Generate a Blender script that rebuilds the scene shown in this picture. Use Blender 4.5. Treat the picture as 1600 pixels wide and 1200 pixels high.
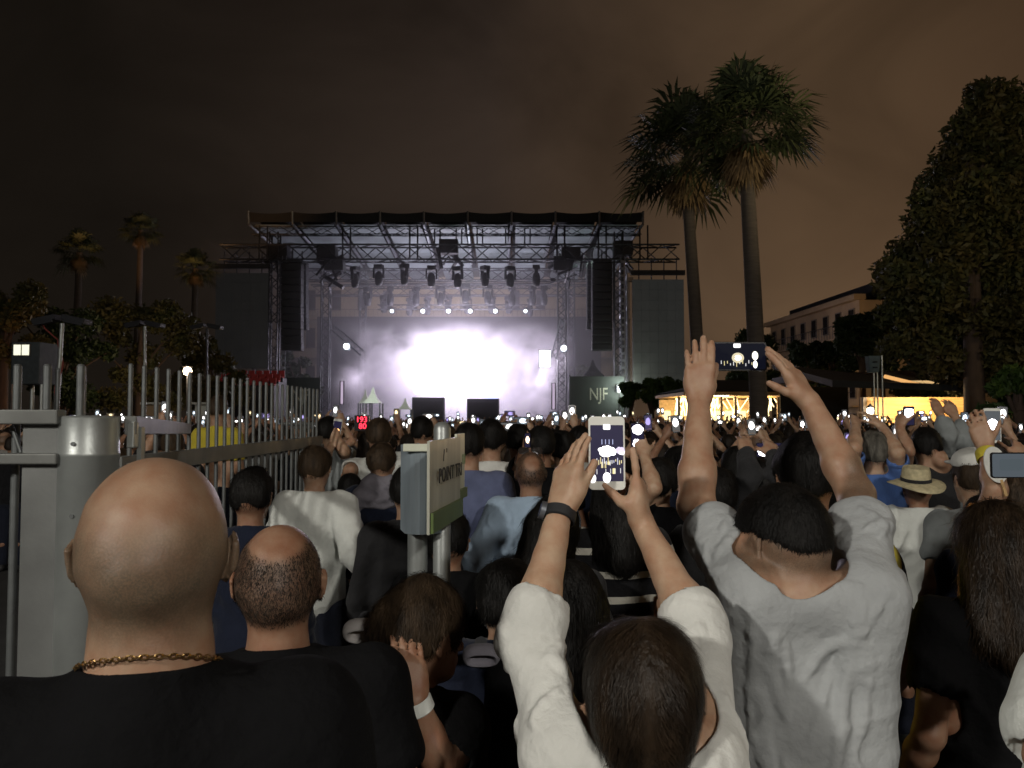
import bpy, math, random
import numpy as np
from mathutils import Vector, Matrix
R = math.radians
rng = np.random.default_rng(7)
random.seed(7)
for o in list(bpy.data.objects): bpy.data.objects.remove(o)
scene = bpy.context.scene
COL = scene.collection

# ------------------------------------------------------------------ camera
F = 1230.0; PITCH = math.atan(50.0 / F); CAM = np.array((0.0, 0.0, 1.85))
cd = bpy.data.cameras.new('camera'); cam = bpy.data.objects.new('camera', cd); COL.objects.link(cam)
cam.location = CAM; cam.rotation_euler = (math.pi / 2 + PITCH, 0, 0)
cd.sensor_width = 36; cd.lens = 36 * F / 1600; cd.clip_end = 2000; cd.clip_start = 0.05
cd.dof.use_dof = True; cd.dof.focus_distance = 1.7; cd.dof.aperture_fstop = 15
scene.camera = cam
def at(px, py, Y):
    """world point seen at photo pixel (px,py) at depth Y"""
    r = (px - 800) / F; u = (600 - py) / F
    cp, sp = math.cos(PITCH), math.sin(PITCH)
    d = np.array((r, cp - u * sp, sp + u * cp))
    return CAM + d * (Y / d[1])
# ------------------------------------------------------------------ world (light polluted night sky)
w = bpy.data.worlds.new('World'); scene.world = w; w.use_nodes = True
nt = w.node_tree; nt.nodes.clear()
out = nt.nodes.new('ShaderNodeOutputWorld'); bg = nt.nodes.new('ShaderNodeBackground')
tc = nt.nodes.new('ShaderNodeTexCoord'); sep = nt.nodes.new('ShaderNodeSeparateXYZ')
nt.links.new(tc.outputs['Generated'], sep.inputs[0])
ns = nt.nodes.new('ShaderNodeTexNoise'); ns.inputs['Scale'].default_value = 3.4; ns.inputs['Detail'].default_value = 6; ns.inputs['Distortion'].default_value = .6
mp = nt.nodes.new('ShaderNodeMapping'); mp.inputs['Scale'].default_value = (1, 1, 1.4); mp.inputs['Rotation'].default_value = (0, R(20), 0)
nt.links.new(tc.outputs['Generated'], mp.inputs[0]); nt.links.new(mp.outputs[0], ns.inputs['Vector'])
r1 = nt.nodes.new('ShaderNodeValToRGB')                    # brightness from left to right
r1.color_ramp.elements[0].position = .22; r1.color_ramp.elements[0].color = (.0100, .0076, .0056, 1)
r1.color_ramp.elements[1].position = .71; r1.color_ramp.elements[1].color = (.088, .053, .0290, 1)
e = r1.color_ramp.elements.new(.86); e.color = (.055, .031, .0165, 1)
e = r1.color_ramp.elements.new(.48); e.color = (.032, .022, .0165, 1)
mr = nt.nodes.new('ShaderNodeMapRange'); mr.inputs['From Min'].default_value = -.8; mr.inputs['From Max'].default_value = .8
nt.links.new(sep.outputs['X'], mr.inputs['Value']); nt.links.new(mr.outputs[0], r1.inputs[0])
r2 = nt.nodes.new('ShaderNodeMapRange'); r2.inputs['From Min'].default_value = .3; r2.inputs['From Max'].default_value = .7
r2.inputs['To Min'].default_value = .64; r2.inputs['To Max'].default_value = 1.22
nt.links.new(ns.outputs['Fac'], r2.inputs['Value'])
mrz = nt.nodes.new('ShaderNodeMapRange'); mrz.inputs['From Min'].default_value = .15; mrz.inputs['From Max'].default_value = .6
mrz.inputs['To Min'].default_value = 1.05; mrz.inputs['To Max'].default_value = .62
nt.links.new(sep.outputs['Z'], mrz.inputs['Value'])
mu0 = nt.nodes.new('ShaderNodeMath'); mu0.operation = 'MULTIPLY'; nt.links.new(r2.outputs[0], mu0.inputs[0]); nt.links.new(mrz.outputs[0], mu0.inputs[1])
vm = nt.nodes.new('ShaderNodeVectorMath'); vm.operation = 'SCALE'
nt.links.new(r1.outputs[0], vm.inputs[0]); nt.links.new(mu0.outputs[0], vm.inputs['Scale'])
nt.links.new(vm.outputs[0], bg.inputs[0]); bg.inputs[1].default_value = 1.0
nt.links.new(bg.outputs[0], out.inputs[0])
scene.view_settings.view_transform = 'Standard'; scene.view_settings.look = 'None'
scene.view_settings.exposure = 0; scene.view_settings.gamma = 1
scene.cycles.volume_step_rate = 2.0; scene.cycles.volume_bounces = 1; scene.cycles.volume_max_steps = 128
scene.cycles.max_bounces = 6; scene.cycles.sample_clamp_indirect = 4

# ------------------------------------------------------------------ lamps helper
def light(kind, loc, power, col, size=.1, parent=None, rot=None, spot=None, name='lamp_light'):
    ld = bpy.data.lights.new(name, kind); ld.energy = power; ld.color = col
    if kind == 'AREA': ld.size = size
    else: ld.shadow_soft_size = size
    if spot: ld.spot_size = R(spot[0]); ld.spot_blend = spot[1]
    o = bpy.data.objects.new(name, ld); COL.objects.link(o); o.location = loc
    if rot: o.rotation_euler = rot
    if parent: o.parent = parent
    return o

# ------------------------------------------------------------------ materials
def mat(name, col, rough=.7, metal=0, var=.12, vs=8, bump=0, bs=40, emit=None, es=0, spec=.5, sss=0, coat=0, stretch=None, col2=None, rnd=None, sheen=0):
    m = bpy.data.materials.new(name); m.use_nodes = True; t = m.node_tree; N = t.nodes; L = t.links
    b = N['Principled BSDF']
    b.inputs['Roughness'].default_value = rough; b.inputs['Metallic'].default_value = metal
    b.inputs['Specular IOR Level'].default_value = spec
    b.inputs['Coat Weight'].default_value = coat
    b.inputs['Sheen Weight'].default_value = sheen
    if sss: b.inputs['Subsurface Weight'].default_value = sss; b.inputs['Subsurface Radius'].default_value = (.012, .005, .003)
    co = N.new('ShaderNodeTexCoord'); mpn = N.new('ShaderNodeMapping')
    if stretch: mpn.inputs['Scale'].default_value = stretch
    L.new(co.outputs['Object'], mpn.inputs[0])
    no = N.new('ShaderNodeTexNoise'); no.inputs['Scale'].default_value = vs; no.inputs['Detail'].default_value = 5
    L.new(mpn.outputs[0], no.inputs['Vector'])
    mx = N.new('ShaderNodeMix'); mx.data_type = 'RGBA'
    c = np.array(col); c2 = np.array(col2) if col2 else c * (1 - 2.2 * var)
    mx.inputs[6].default_value = (*np.clip(c2, 0, 1), 1); mx.inputs[7].default_value = (*np.clip(c * (1 + var) if not col2 else c, 0, 1), 1)
    rr = N.new('ShaderNodeMapRange'); rr.inputs['From Min'].default_value = .32; rr.inputs['From Max'].default_value = .68
    L.new(no.outputs['Fac'], rr.inputs['Value']); L.new(rr.outputs[0], mx.inputs[0])
    src = mx.outputs[2]
    if rnd:
        oi = N.new('ShaderNodeObjectInfo'); cr = N.new('ShaderNodeValToRGB'); cr.color_ramp.interpolation = 'CONSTANT'
        while len(cr.color_ramp.elements) > 1: cr.color_ramp.elements.remove(cr.color_ramp.elements[0])
        for i, cc in enumerate(rnd):
            el = cr.color_ramp.elements[0] if i == 0 else cr.color_ramp.elements.new(i / len(rnd))
            el.position = i / len(rnd); el.color = (*cc, 1)
        L.new(oi.outputs['Random'], cr.inputs[0])
        m2 = N.new('ShaderNodeMix'); m2.data_type = 'RGBA'; m2.blend_type = 'MULTIPLY'; m2.inputs[0].default_value = 1
        L.new(cr.outputs[0], m2.inputs[6]); L.new(src, m2.inputs[7]); src = m2.outputs[2]
    L.new(src, b.inputs['Base Color'])
    if bump:
        nb = N.new('ShaderNodeTexNoise'); nb.inputs['Scale'].default_value = bs; nb.inputs['Detail'].default_value = 6
        L.new(mpn.outputs[0], nb.inputs['Vector'])
        bn = N.new('ShaderNodeBump'); bn.inputs['Strength'].default_value = bump; bn.inputs['Distance'].default_value = .01
        L.new(nb.outputs['Fac'], bn.inputs['Height']); L.new(bn.outputs[0], b.inputs['Normal'])
    if emit: b.inputs['Emission Color'].default_value = (*emit, 1); b.inputs['Emission Strength'].default_value = es
    return m
def glow(name, col, es): return mat(name, (.006, .006, .006), rough=.6, spec=.08, emit=col, es=es, var=0)
def skin_mat(name, col, stub=(.07, .055, .04), amount=.8):
    m = mat(name, col, rough=.48, vs=30, bump=.09, bs=300, sss=.12, spec=.38, col2=(col[0] * .82, col[1] * .66, col[2] * .60))
    t = m.node_tree; N = t.nodes; L = t.links; b = N['Principled BSDF']
    old = b.inputs['Base Color'].links[0].from_socket
    a = N.new('ShaderNodeAttribute'); a.attribute_name = 'stubble'
    nf = N.new('ShaderNodeTexNoise'); nf.inputs['Scale'].default_value = 420; nf.inputs['Detail'].default_value = 2
    nl = N.new('ShaderNodeTexNoise'); nl.inputs['Scale'].default_value = 22; nl.inputs['Detail'].default_value = 4
    co = N.new('ShaderNodeTexCoord'); L.new(co.outputs['Object'], nf.inputs['Vector']); L.new(co.outputs['Object'], nl.inputs['Vector'])
    r = N.new('ShaderNodeMapRange'); r.inputs['From Min'].default_value = .35; r.inputs['From Max'].default_value = .6; r.inputs['To Min'].default_value = .78
    L.new(nf.outputs['Fac'], r.inputs['Value'])
    r3 = N.new('ShaderNodeMapRange'); r3.inputs['From Min'].default_value = .3; r3.inputs['From Max'].default_value = .7; r3.inputs['To Min'].default_value = .75
    L.new(nl.outputs['Fac'], r3.inputs['Value'])
    mu = N.new('ShaderNodeMath'); mu.operation = 'MULTIPLY'; L.new(a.outputs['Fac'], mu.inputs[0]); L.new(r.outputs[0], mu.inputs[1])
    mu3 = N.new('ShaderNodeMath'); mu3.operation = 'MULTIPLY'; L.new(mu.outputs[0], mu3.inputs[0]); L.new(r3.outputs[0], mu3.inputs[1])
    mu2 = N.new('ShaderNodeMath'); mu2.operation = 'MULTIPLY'; mu2.inputs[1].default_value = amount; L.new(mu3.outputs[0], mu2.inputs[0])
    mx = N.new('ShaderNodeMix'); mx.data_type = 'RGBA'; L.new(mu2.outputs[0], mx.inputs[0]); L.new(old, mx.inputs[6]); mx.inputs[7].default_value = (*stub, 1)
    L.new(mx.outputs[2], b.inputs['Base Color'])
    return m
def cloth_mat(name, col, var=.1, rough=.9, **k): return mat(name, col, rough=rough, var=var, vs=9, bump=.6, bs=38, spec=.15, sheen=k.pop('sheen', .08), **k)

# ------------------------------------------------------------------ object helpers
def tag(o, label=None, cat=None, group=None, kind=None):
    if label: o['label'] = label
    if cat: o['category'] = cat
    if group: o['group'] = group
    if kind: o['kind'] = kind
    return o
def empty(name, loc=(0, 0, 0), rz=0):
    o = bpy.data.objects.new(name, None); COL.objects.link(o); o.location = loc; o.rotation_euler = (0, 0, rz); o.empty_display_size = .1; return o
def copy_tree(o, parent=None):
    c = o.copy(); COL.objects.link(c); c.parent = parent
    for ch in list(o.children):
        if ch.type != 'LIGHT': copy_tree(ch, c)
    return c
def np_mesh(name, V, Fq, mats, smooth=True, mi=None, parent=None, attrs=None):
    """V (n,3); Fq list of arrays (m,k)"""
    me = bpy.data.meshes.new(name); V = np.asarray(V, np.float32)
    me.vertices.add(len(V)); me.vertices.foreach_set('co', V.ravel())
    Fq = [np.asarray(f, np.int32) for f in Fq if len(f)]
    tot = np.concatenate([np.full(len(f), f.shape[1], np.int32) for f in Fq]); idx = np.concatenate([f.ravel() for f in Fq])
    me.loops.add(len(idx)); me.loops.foreach_set('vertex_index', idx)
    me.polygons.add(len(tot)); st = np.concatenate([[0], np.cumsum(tot)[:-1]]).astype(np.int32)
    me.polygons.foreach_set('loop_start', st)
    if mi is not None: me.polygons.foreach_set('material_index', np.asarray(mi, np.int32))
    me.polygons.foreach_set('use_smooth', np.full(len(tot), smooth))
    for m in (mats if isinstance(mats, (list, tuple)) else [mats]): me.materials.append(m)
    me.update(calc_edges=True)
    for k, v in (attrs or {}).items():
        a = me.attributes.new(k, 'FLOAT', 'POINT'); a.data.foreach_set('value', np.asarray(v, np.float32))
    o = bpy.data.objects.new(name, me); COL.objects.link(o)
    if parent: o.parent = parent
    return o
class MB:
    def __init__(s): s.v = []; s.f = []; s.m = []; s.n = 0
    def add(s, V, Fs, mi=0):
        s.v.extend([tuple(map(float, p)) for p in V])
        for f in Fs: s.f.append(tuple(i + s.n for i in f)); s.m.append(mi)
        s.n += len(V)
    def box(s, c, size, rot=None, mi=0, taper=1):
        c = np.array(c, float); h = np.array(size, float) / 2
        P = np.array([(x, y, z) for z in (-1, 1) for y in (-1, 1) for x in (-1, 1)], float) * h
        P[4:, :2] *= taper
        if rot is not None: P = P @ np.array(rot).T
        s.add(P + c, [(0, 2, 3, 1), (4, 5, 7, 6), (0, 1, 5, 4), (2, 6, 7, 3), (0, 4, 6, 2), (1, 3, 7, 5)], mi)
    def tube(s, a, b, r, r2=None, n=8, mi=0, cap=True):
        a = np.array(a, float); b = np.array(b, float); r2 = r if r2 is None else r2
        d = b - a; d /= np.linalg.norm(d) + 1e-9
        q = np.array((0, 0, 1.)) if abs(d[2]) < .9 else np.array((1., 0, 0))
        u = np.cross(d, q); u /= np.linalg.norm(u); v = np.cross(d, u)
        V = []; 
        for p, rr in ((a, r), (b, r2)):
            for i in range(n):
                t = 2 * math.pi * i / n; V.append(p + rr * (math.cos(t) * u + math.sin(t) * v))
        Fs = [(i, (i + 1) % n, n + (i + 1) % n, n + i)[::-1] for i in range(n)]
        if cap: Fs += [tuple(range(n)), tuple(range(2 * n - 1, n - 1, -1))]
        s.add(V, Fs, mi)
    def path(s, pts, rs, n=8, mi=0):
        for i in range(len(pts) - 1): s.tube(pts[i], pts[i + 1], rs[i], rs[i + 1], n, mi)
    def lathe(s, c, prof, n=20, mi=0, sx=1, sy=1):
        V = []; Fs = []
        for r, z in prof:
            for i in range(n):
                t = 2 * math.pi * i / n; V.append((c[0] + sx * r * math.cos(t), c[1] + sy * r * math.sin(t), c[2] + z))
        for j in range(len(prof) - 1):
            for i in range(n): Fs.append((j * n + i, j * n + (i + 1) % n, (j + 1) * n + (i + 1) % n, (j + 1) * n + i))
        Fs.append(tuple(range(n))[::-1]); Fs.append(tuple(range((len(prof) - 1) * n, len(prof) * n)))
        s.add(V, Fs, mi)
    def truss(s, a, b, w=.4, bay=.5, r=.025, up=(0, 0, 1), mi=0):
        a = np.array(a, float); b = np.array(b, float); d = b - a; Lg = np.linalg.norm(d); d /= Lg
        u = np.cross(d, up)
        if np.linalg.norm(u) < .1: u = np.cross(d, (1, 0, 0))
        u /= np.linalg.norm(u); v = np.cross(u, d); cs = [(1, 1), (1, -1), (-1, -1), (-1, 1)]
        for x, y in cs: s.tube(a + (u * x + v * y) * w / 2, b + (u * x + v * y) * w / 2, r, n=5, mi=mi)
        n = max(1, round(Lg / bay))
        for i in range(n):
            for k in range(4):
                x, y = cs[k]; x2, y2 = cs[(k + 1) % 4]
                p = a + d * Lg * i / n + (u * x + v * y) * w / 2; q = a + d * Lg * (i + 1) / n + (u * x2 + v * y2) * w / 2
                if i % 2: p = a + d * Lg * (i + 1) / n + (u * x + v * y) * w / 2; q = a + d * Lg * i / n + (u * x2 + v * y2) * w / 2
                s.tube(p, q, r * .6, n=4, mi=mi, cap=False)
    def build(s, name, mats, parent=None, smooth=False, bevel=0):
        me = bpy.data.meshes.new(name); me.from_pydata(s.v, [], s.f)
        for m in (mats if isinstance(mats, (list, tuple)) else [mats]): me.materials.append(m)
        me.polygons.foreach_set('material_index', s.m)
        if smooth:
            me.polygons.foreach_set('use_smooth', [True] * len(s.f))
            try: me.set_sharp_from_angle(angle=R(40))
            except Exception: pass
        me.update(); o = bpy.data.objects.new(name, me); COL.objects.link(o)
        if parent: o.parent = parent
        if bevel:
            b = o.modifiers.new('bevel', 'BEVEL'); b.width = bevel; b.segments = 2; b.limit_method = 'ANGLE'
        return o
def text_obj(name, txt, size, m, parent=None, loc=(0, 0, 0), rot=(R(90), 0, 0), depth=.004, sx=1):
    cu = bpy.data.curves.new(name, 'FONT'); cu.body = txt; cu.size = size; cu.extrude = depth; cu.align_x = 'CENTER'; cu.align_y = 'CENTER'
    cu.space_line = .85
    t = bpy.data.objects.new(name, cu); COL.objects.link(t)
    bpy.context.view_layer.update()
    me = bpy.data.meshes.new_from_object(t.evaluated_get(bpy.context.evaluated_depsgraph_get()))
    bpy.data.objects.remove(t); me.materials.clear(); me.materials.append(m)
    o = bpy.data.objects.new(name, me); COL.objects.link(o); o.location = loc; o.rotation_euler = rot; o.scale = (sx, 1, 1)
    if parent: o.parent = parent
    return o

# ------------------------------------------------------------------ signed distance bodies -> one continuous surface
I3 = np.eye(3)
def rotm(rx=0, ry=0, rz=0): return np.array(Matrix.Rotation(R(rz), 3, 'Z') @ Matrix.Rotation(R(ry), 3, 'Y') @ Matrix.Rotation(R(rx), 3, 'X'))
def cap(a, b, ra, rb=None, k=.02, neg=False): return ('c', np.array(a, float), np.array(b, float), ra, ra if rb is None else rb, k, neg)
def ell(c, r, Rm=I3, k=.02, neg=False): return ('e', np.array(c, float), np.array(r, float), np.array(Rm), 0, k, neg)
def plane(n, p, k=.0): n = np.array(n, float); n /= np.linalg.norm(n); return ('p', n, np.array(p, float), 0, 0, k, True)
def op_d(o, P):
    if o[0] == 'c':
        a, b, ra, rb = o[1:5]; ba = b - a; pa = P - a
        h = np.clip(pa @ ba / (ba @ ba + 1e-12), 0, 1)
        return np.linalg.norm(pa - h[:, None] * ba, axis=1) - (ra + (rb - ra) * h)
    if o[0] == 'e':
        q = (P - o[1]) @ o[3]; r = o[2]
        k0 = np.linalg.norm(q / r, axis=1); k1 = np.linalg.norm(q / (r * r), axis=1) + 1e-9
        return k0 * (k0 - 1) / k1
    return (P - o[2]) @ o[1]
def op_bb(o):
    if o[0] == 'c': r = max(o[3], o[4]); return np.minimum(o[1], o[2]) - r, np.maximum(o[1], o[2]) + r
    if o[0] == 'e': r = o[2].max(); return o[1] - r, o[1] + r
    return None
def smin(a, b, k):
    if k <= 0: return np.minimum(a, b)
    h = np.maximum(k - np.abs(a - b), 0) / k
    return np.minimum(a, b) - h * h * k * .25
def sdf(ops, P, disp=None):
    d = np.full(len(P), 1.0)
    for o in ops:
        di = op_d(o, P)
        if o[0] == 'p': d = -smin(-d, -di, o[5])
        elif o[6]: d = -smin(-d, di, o[5])
        else: d = smin(d, di, o[5])
    if disp is not None: d = d + disp(P)
    return d
def surf(ops, vox, disp=None, amp=0):
    B = 16; pos = [op_bb(o) for o in ops if not o[6]]
    lo = np.min([b[0] for b in pos], axis=0) - .03 - amp; hi = np.max([b[1] for b in pos], axis=0) + .03 + amp
    bs = B * vox; nb = np.ceil((hi - lo) / bs).astype(int)
    g = np.stack(np.meshgrid(*[np.arange(n) for n in nb], indexing='ij'), -1).reshape(-1, 3)
    bbs = [op_bb(o) for o in ops]
    keys = []; verts = []; quads = []
    n1 = np.arange(B + 1); loc = np.stack(np.meshgrid(n1, n1, n1, indexing='ij'), -1).reshape(-1, 3)
    half = bs / 2 * 1.74
    dc = sdf(ops, lo + (g + .5) * bs)
    act = g[np.abs(dc) < half * 1.6 + amp + .02]
    NX, NY, NZ = (nb + 1) * B + 2
    def key(c): return (c[:, 0] * NY + c[:, 1]) * NZ + c[:, 2]
    for bl in act:
        bmin = lo + bl * bs; bmax = bmin + bs
        sub = [o for o, bb in zip(ops, bbs) if bb is None or (np.all(bb[0] - o[5] - vox - amp < bmax) and np.all(bb[1] + o[5] + vox + amp > bmin))]
        if not any(not o[6] for o in sub): continue
        D = sdf(sub, bmin + loc * vox, disp).reshape(B + 1, B + 1, B + 1)
        S = D < 0
        if S.all() or not S.any(): continue
        c8 = [S[i:B + i, j:B + j, k:B + k] for i in (0, 1) for j in (0, 1) for k in (0, 1)]
        sm = sum(c.astype(np.int8) for c in c8); cells = np.argwhere((sm > 0) & (sm < 8))
        if not len(cells): continue
        acc = np.zeros((len(cells), 3)); cnt = np.zeros(len(cells))
        for ax in range(3):
            for u in (0, 1):
                for v in (0, 1):
                    o0 = np.zeros(3, int); oth = [a for a in range(3) if a != ax]; o0[oth[0]] = u; o0[oth[1]] = v
                    p0 = cells + o0; p1 = p0.copy(); p1[:, ax] += 1
                    d0 = D[p0[:, 0], p0[:, 1], p0[:, 2]]; d1 = D[p1[:, 0], p1[:, 1], p1[:, 2]]
                    cr = (d0 < 0) != (d1 < 0); t = np.where(cr, d0 / np.where(cr, d0 - d1, 1), 0)
                    pt = p0.astype(float); pt[:, ax] += t
                    acc += pt * cr[:, None]; cnt += cr
        verts.append(bmin + acc / cnt[:, None] * vox); keys.append(key(cells + bl * B))
        for ax in range(3):
            sl0 = [slice(0, B)] * 3; sl1 = list(sl0); sl1[ax] = slice(1, B + 1)
            A = S[tuple(sl0)]; Bv = S[tuple(sl1)]; e = np.argwhere(A != Bv)
            if not len(e): continue
            ins = A[e[:, 0], e[:, 1], e[:, 2]]
            a1, a2 = [(1, 2), (2, 0), (0, 1)][ax]
            ge = e + bl * B; q = []
            for s1, s2 in ((-1, -1), (0, -1), (0, 0), (-1, 0)):
                c = ge.copy(); c[:, a1] += s1; c[:, a2] += s2; q.append(np.where((c < 0).any(axis=1), -1, key(c)))
            q = np.stack(q, 1); q = np.where(ins[:, None], q, q[:, ::-1]); quads.append(q)
    K = np.concatenate(keys); V = np.concatenate(verts); Q = np.concatenate(quads)
    o = np.argsort(K); K = K[o]; V = V[o]
    ix = np.clip(np.searchsorted(K, Q), 0, len(K) - 1); ok = (K[ix] == Q).all(axis=1)
    return V, ix[ok]
def wrinkle(amp, sx=26, sz=9, seed=0):
    sx, sz = sx * 2.0, sz * 1.9; amp = amp * .9
    a = np.random.default_rng(seed).uniform(0, 6, 12)
    def f(P):
        x, y, z = P[:, 0], P[:, 1], P[:, 2]
        w1 = np.sin(z * 7.3 + 4 * x + a[0]) + .7 * np.sin(x * 9 - z * 5 + y * 6 + a[1]); w2 = np.sin(x * 13 + z * 11 + a[2]) + .6 * np.sin(z * 17 - x * 7 + a[3])
        r1 = 1 - np.abs(np.sin(x * sx * .55 + z * sz * .9 + w1 * 1.5 + a[4])) * 1.6
        r2 = 1 - np.abs(np.sin(x * sx * .6 - z * sz * 1.1 + w1 * 1.7 + w2 * .5 + a[5])) * 1.6
        r3 = np.sin(z * sz * 2.6 + w2 * 1.6 + x * 8 + a[6]) * np.sin(x * 19 + w1 + a[7])
        m1 = .5 + .5 * np.sin(x * 6 + z * 4 + a[8]); m2 = .5 + .5 * np.sin(x * 5 - z * 6 + a[9])
        return -amp * (.75 * r1 * m1 + .75 * r2 * m2 + .45 * r3)
    return f
def hairnoise(amp, f=55, seed=1):
    a = np.random.default_rng(seed).uniform(0, 6, 6)
    def g(P):
        x, y, z = P[:, 0], P[:, 1], P[:, 2]
        w_ = np.sin(z * 14 + a[0]) + np.sin(x * 11 + y * 9 + a[1])
        return amp * (.5 * np.sin(x * f + w_ * 1.5 + a[2]) * np.cos(y * f + w_ + a[3]) + .5 * np.sin((x + y) * f * .6 + z * 20 + w_ * 2 + a[4]))
    return g
def proj(ops, P):
    P = np.array(P, float); e = 1e-3
    for _ in range(6):
        d = sdf(ops, P); g = np.stack([sdf(ops, P + np.eye(3)[i] * e) - d for i in range(3)], 1) / e; g /= np.linalg.norm(g, axis=1)[:, None] + 1e-6
        P = P - g * np.clip(d, -.05, .05)[:, None]
    return P, g
def fold(ops, a, b, r, k=.018, n=7, wob=.012, rg=None):
    t = np.linspace(0, 1, n)[:, None]; P = np.array(a) * (1 - t) + np.array(b) * t
    if rg is not None: P = P + np.sin(t * 3.1416) * rg.normal(0, wob, 3)
    P, g = proj(ops, P); out_ = []
    rr = r * np.sin(np.clip(t[:, 0] * .9 + .06, 0, 1) * 3.1416) ** .6
    for i in range(n - 1): out_.append(cap(P[i] - g[i] * r * .25, P[i + 1] - g[i + 1] * r * .25, max(.001, rr[i]), max(.001, rr[i + 1]), k))
    return out_
nrm = lambda v: np.array(v, float) / (np.linalg.norm(v) + 1e-9)
def hand_ops(W, d, n, side, curl=(8, 10, 8), spread=3, thumb=(35, .0), sc=1.0, curls=None, tb=None):
    """W wrist, d finger direction, n direction the palm faces, side 'R'/'L'"""
    W = np.array(W, float); d = nrm(d); n = nrm(np.array(n, float) - d * np.dot(n, d))
    t = np.cross(d, n) * (1 if side == 'R' else -1)
    ops = []
    offs = [.030, .0105, -.0095, -.028]; lens = [.072, .080, .074, .058]; pl = [.088, .091, .086, .078]; rad = [.0093, .0096, .0092, .0082]
    for i in range(4):
        kn = W + (d * pl[i] + t * offs[i] * .95) * sc
        ops.append(cap(W + (t * offs[i] * .55 + d * .008) * sc, kn, .0150 * sc, .0125 * sc, .012))
    ops.append(ell(W + (d * .045 + n * .008) * sc, (.036 * sc, .044 * sc, .015 * sc), np.stack([t, d, n], 1), .015))
    ops.append(cap(W + (t * .014 + d * .015 + n * .01) * sc, W + (t * .032 + d * .045 + n * .012) * sc, .016 * sc, .014 * sc, .014))
    for i in range(4):
        p = W + (d * pl[i] + t * offs[i] * .95) * sc
        ang = 0; ct = curls[i] if curls else curl; sp = spread * (offs[i] / .02)
        dd0 = nrm(d + t * math.tan(R(sp)))
        for j, fr in enumerate((.46, .30, .24)):
            ang += ct[j]; dd = dd0 * math.cos(R(ang)) + n * math.sin(R(ang))
            q = p + dd * lens[i] * fr * sc
            ops.append(cap(p, q, rad[i] * (1 - .07 * j) * sc, rad[i] * (.93 - .07 * j) * sc, .0035)); p = q
    b = W + (t * .026 + d * .030 + n * .008) * sc
    if tb is None: tb = (.75, .6, .3)
    td = nrm(t * tb[0] + d * tb[1] + n * tb[2]); q = b + td * .035 * sc
    ops.append(cap(b, q, .0125 * sc, .0110 * sc, .010)); td2 = nrm(td + d * .35 + n * .1); q2 = q + td2 * .030 * sc
    ops.append(cap(q, q2, .0108 * sc, .010 * sc, .004)); q3 = q2 + nrm(td2 + d * .2) * .022 * sc
    ops.append(cap(q2, q3, .0100 * sc, .0085 * sc, .004))
    return ops
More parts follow.
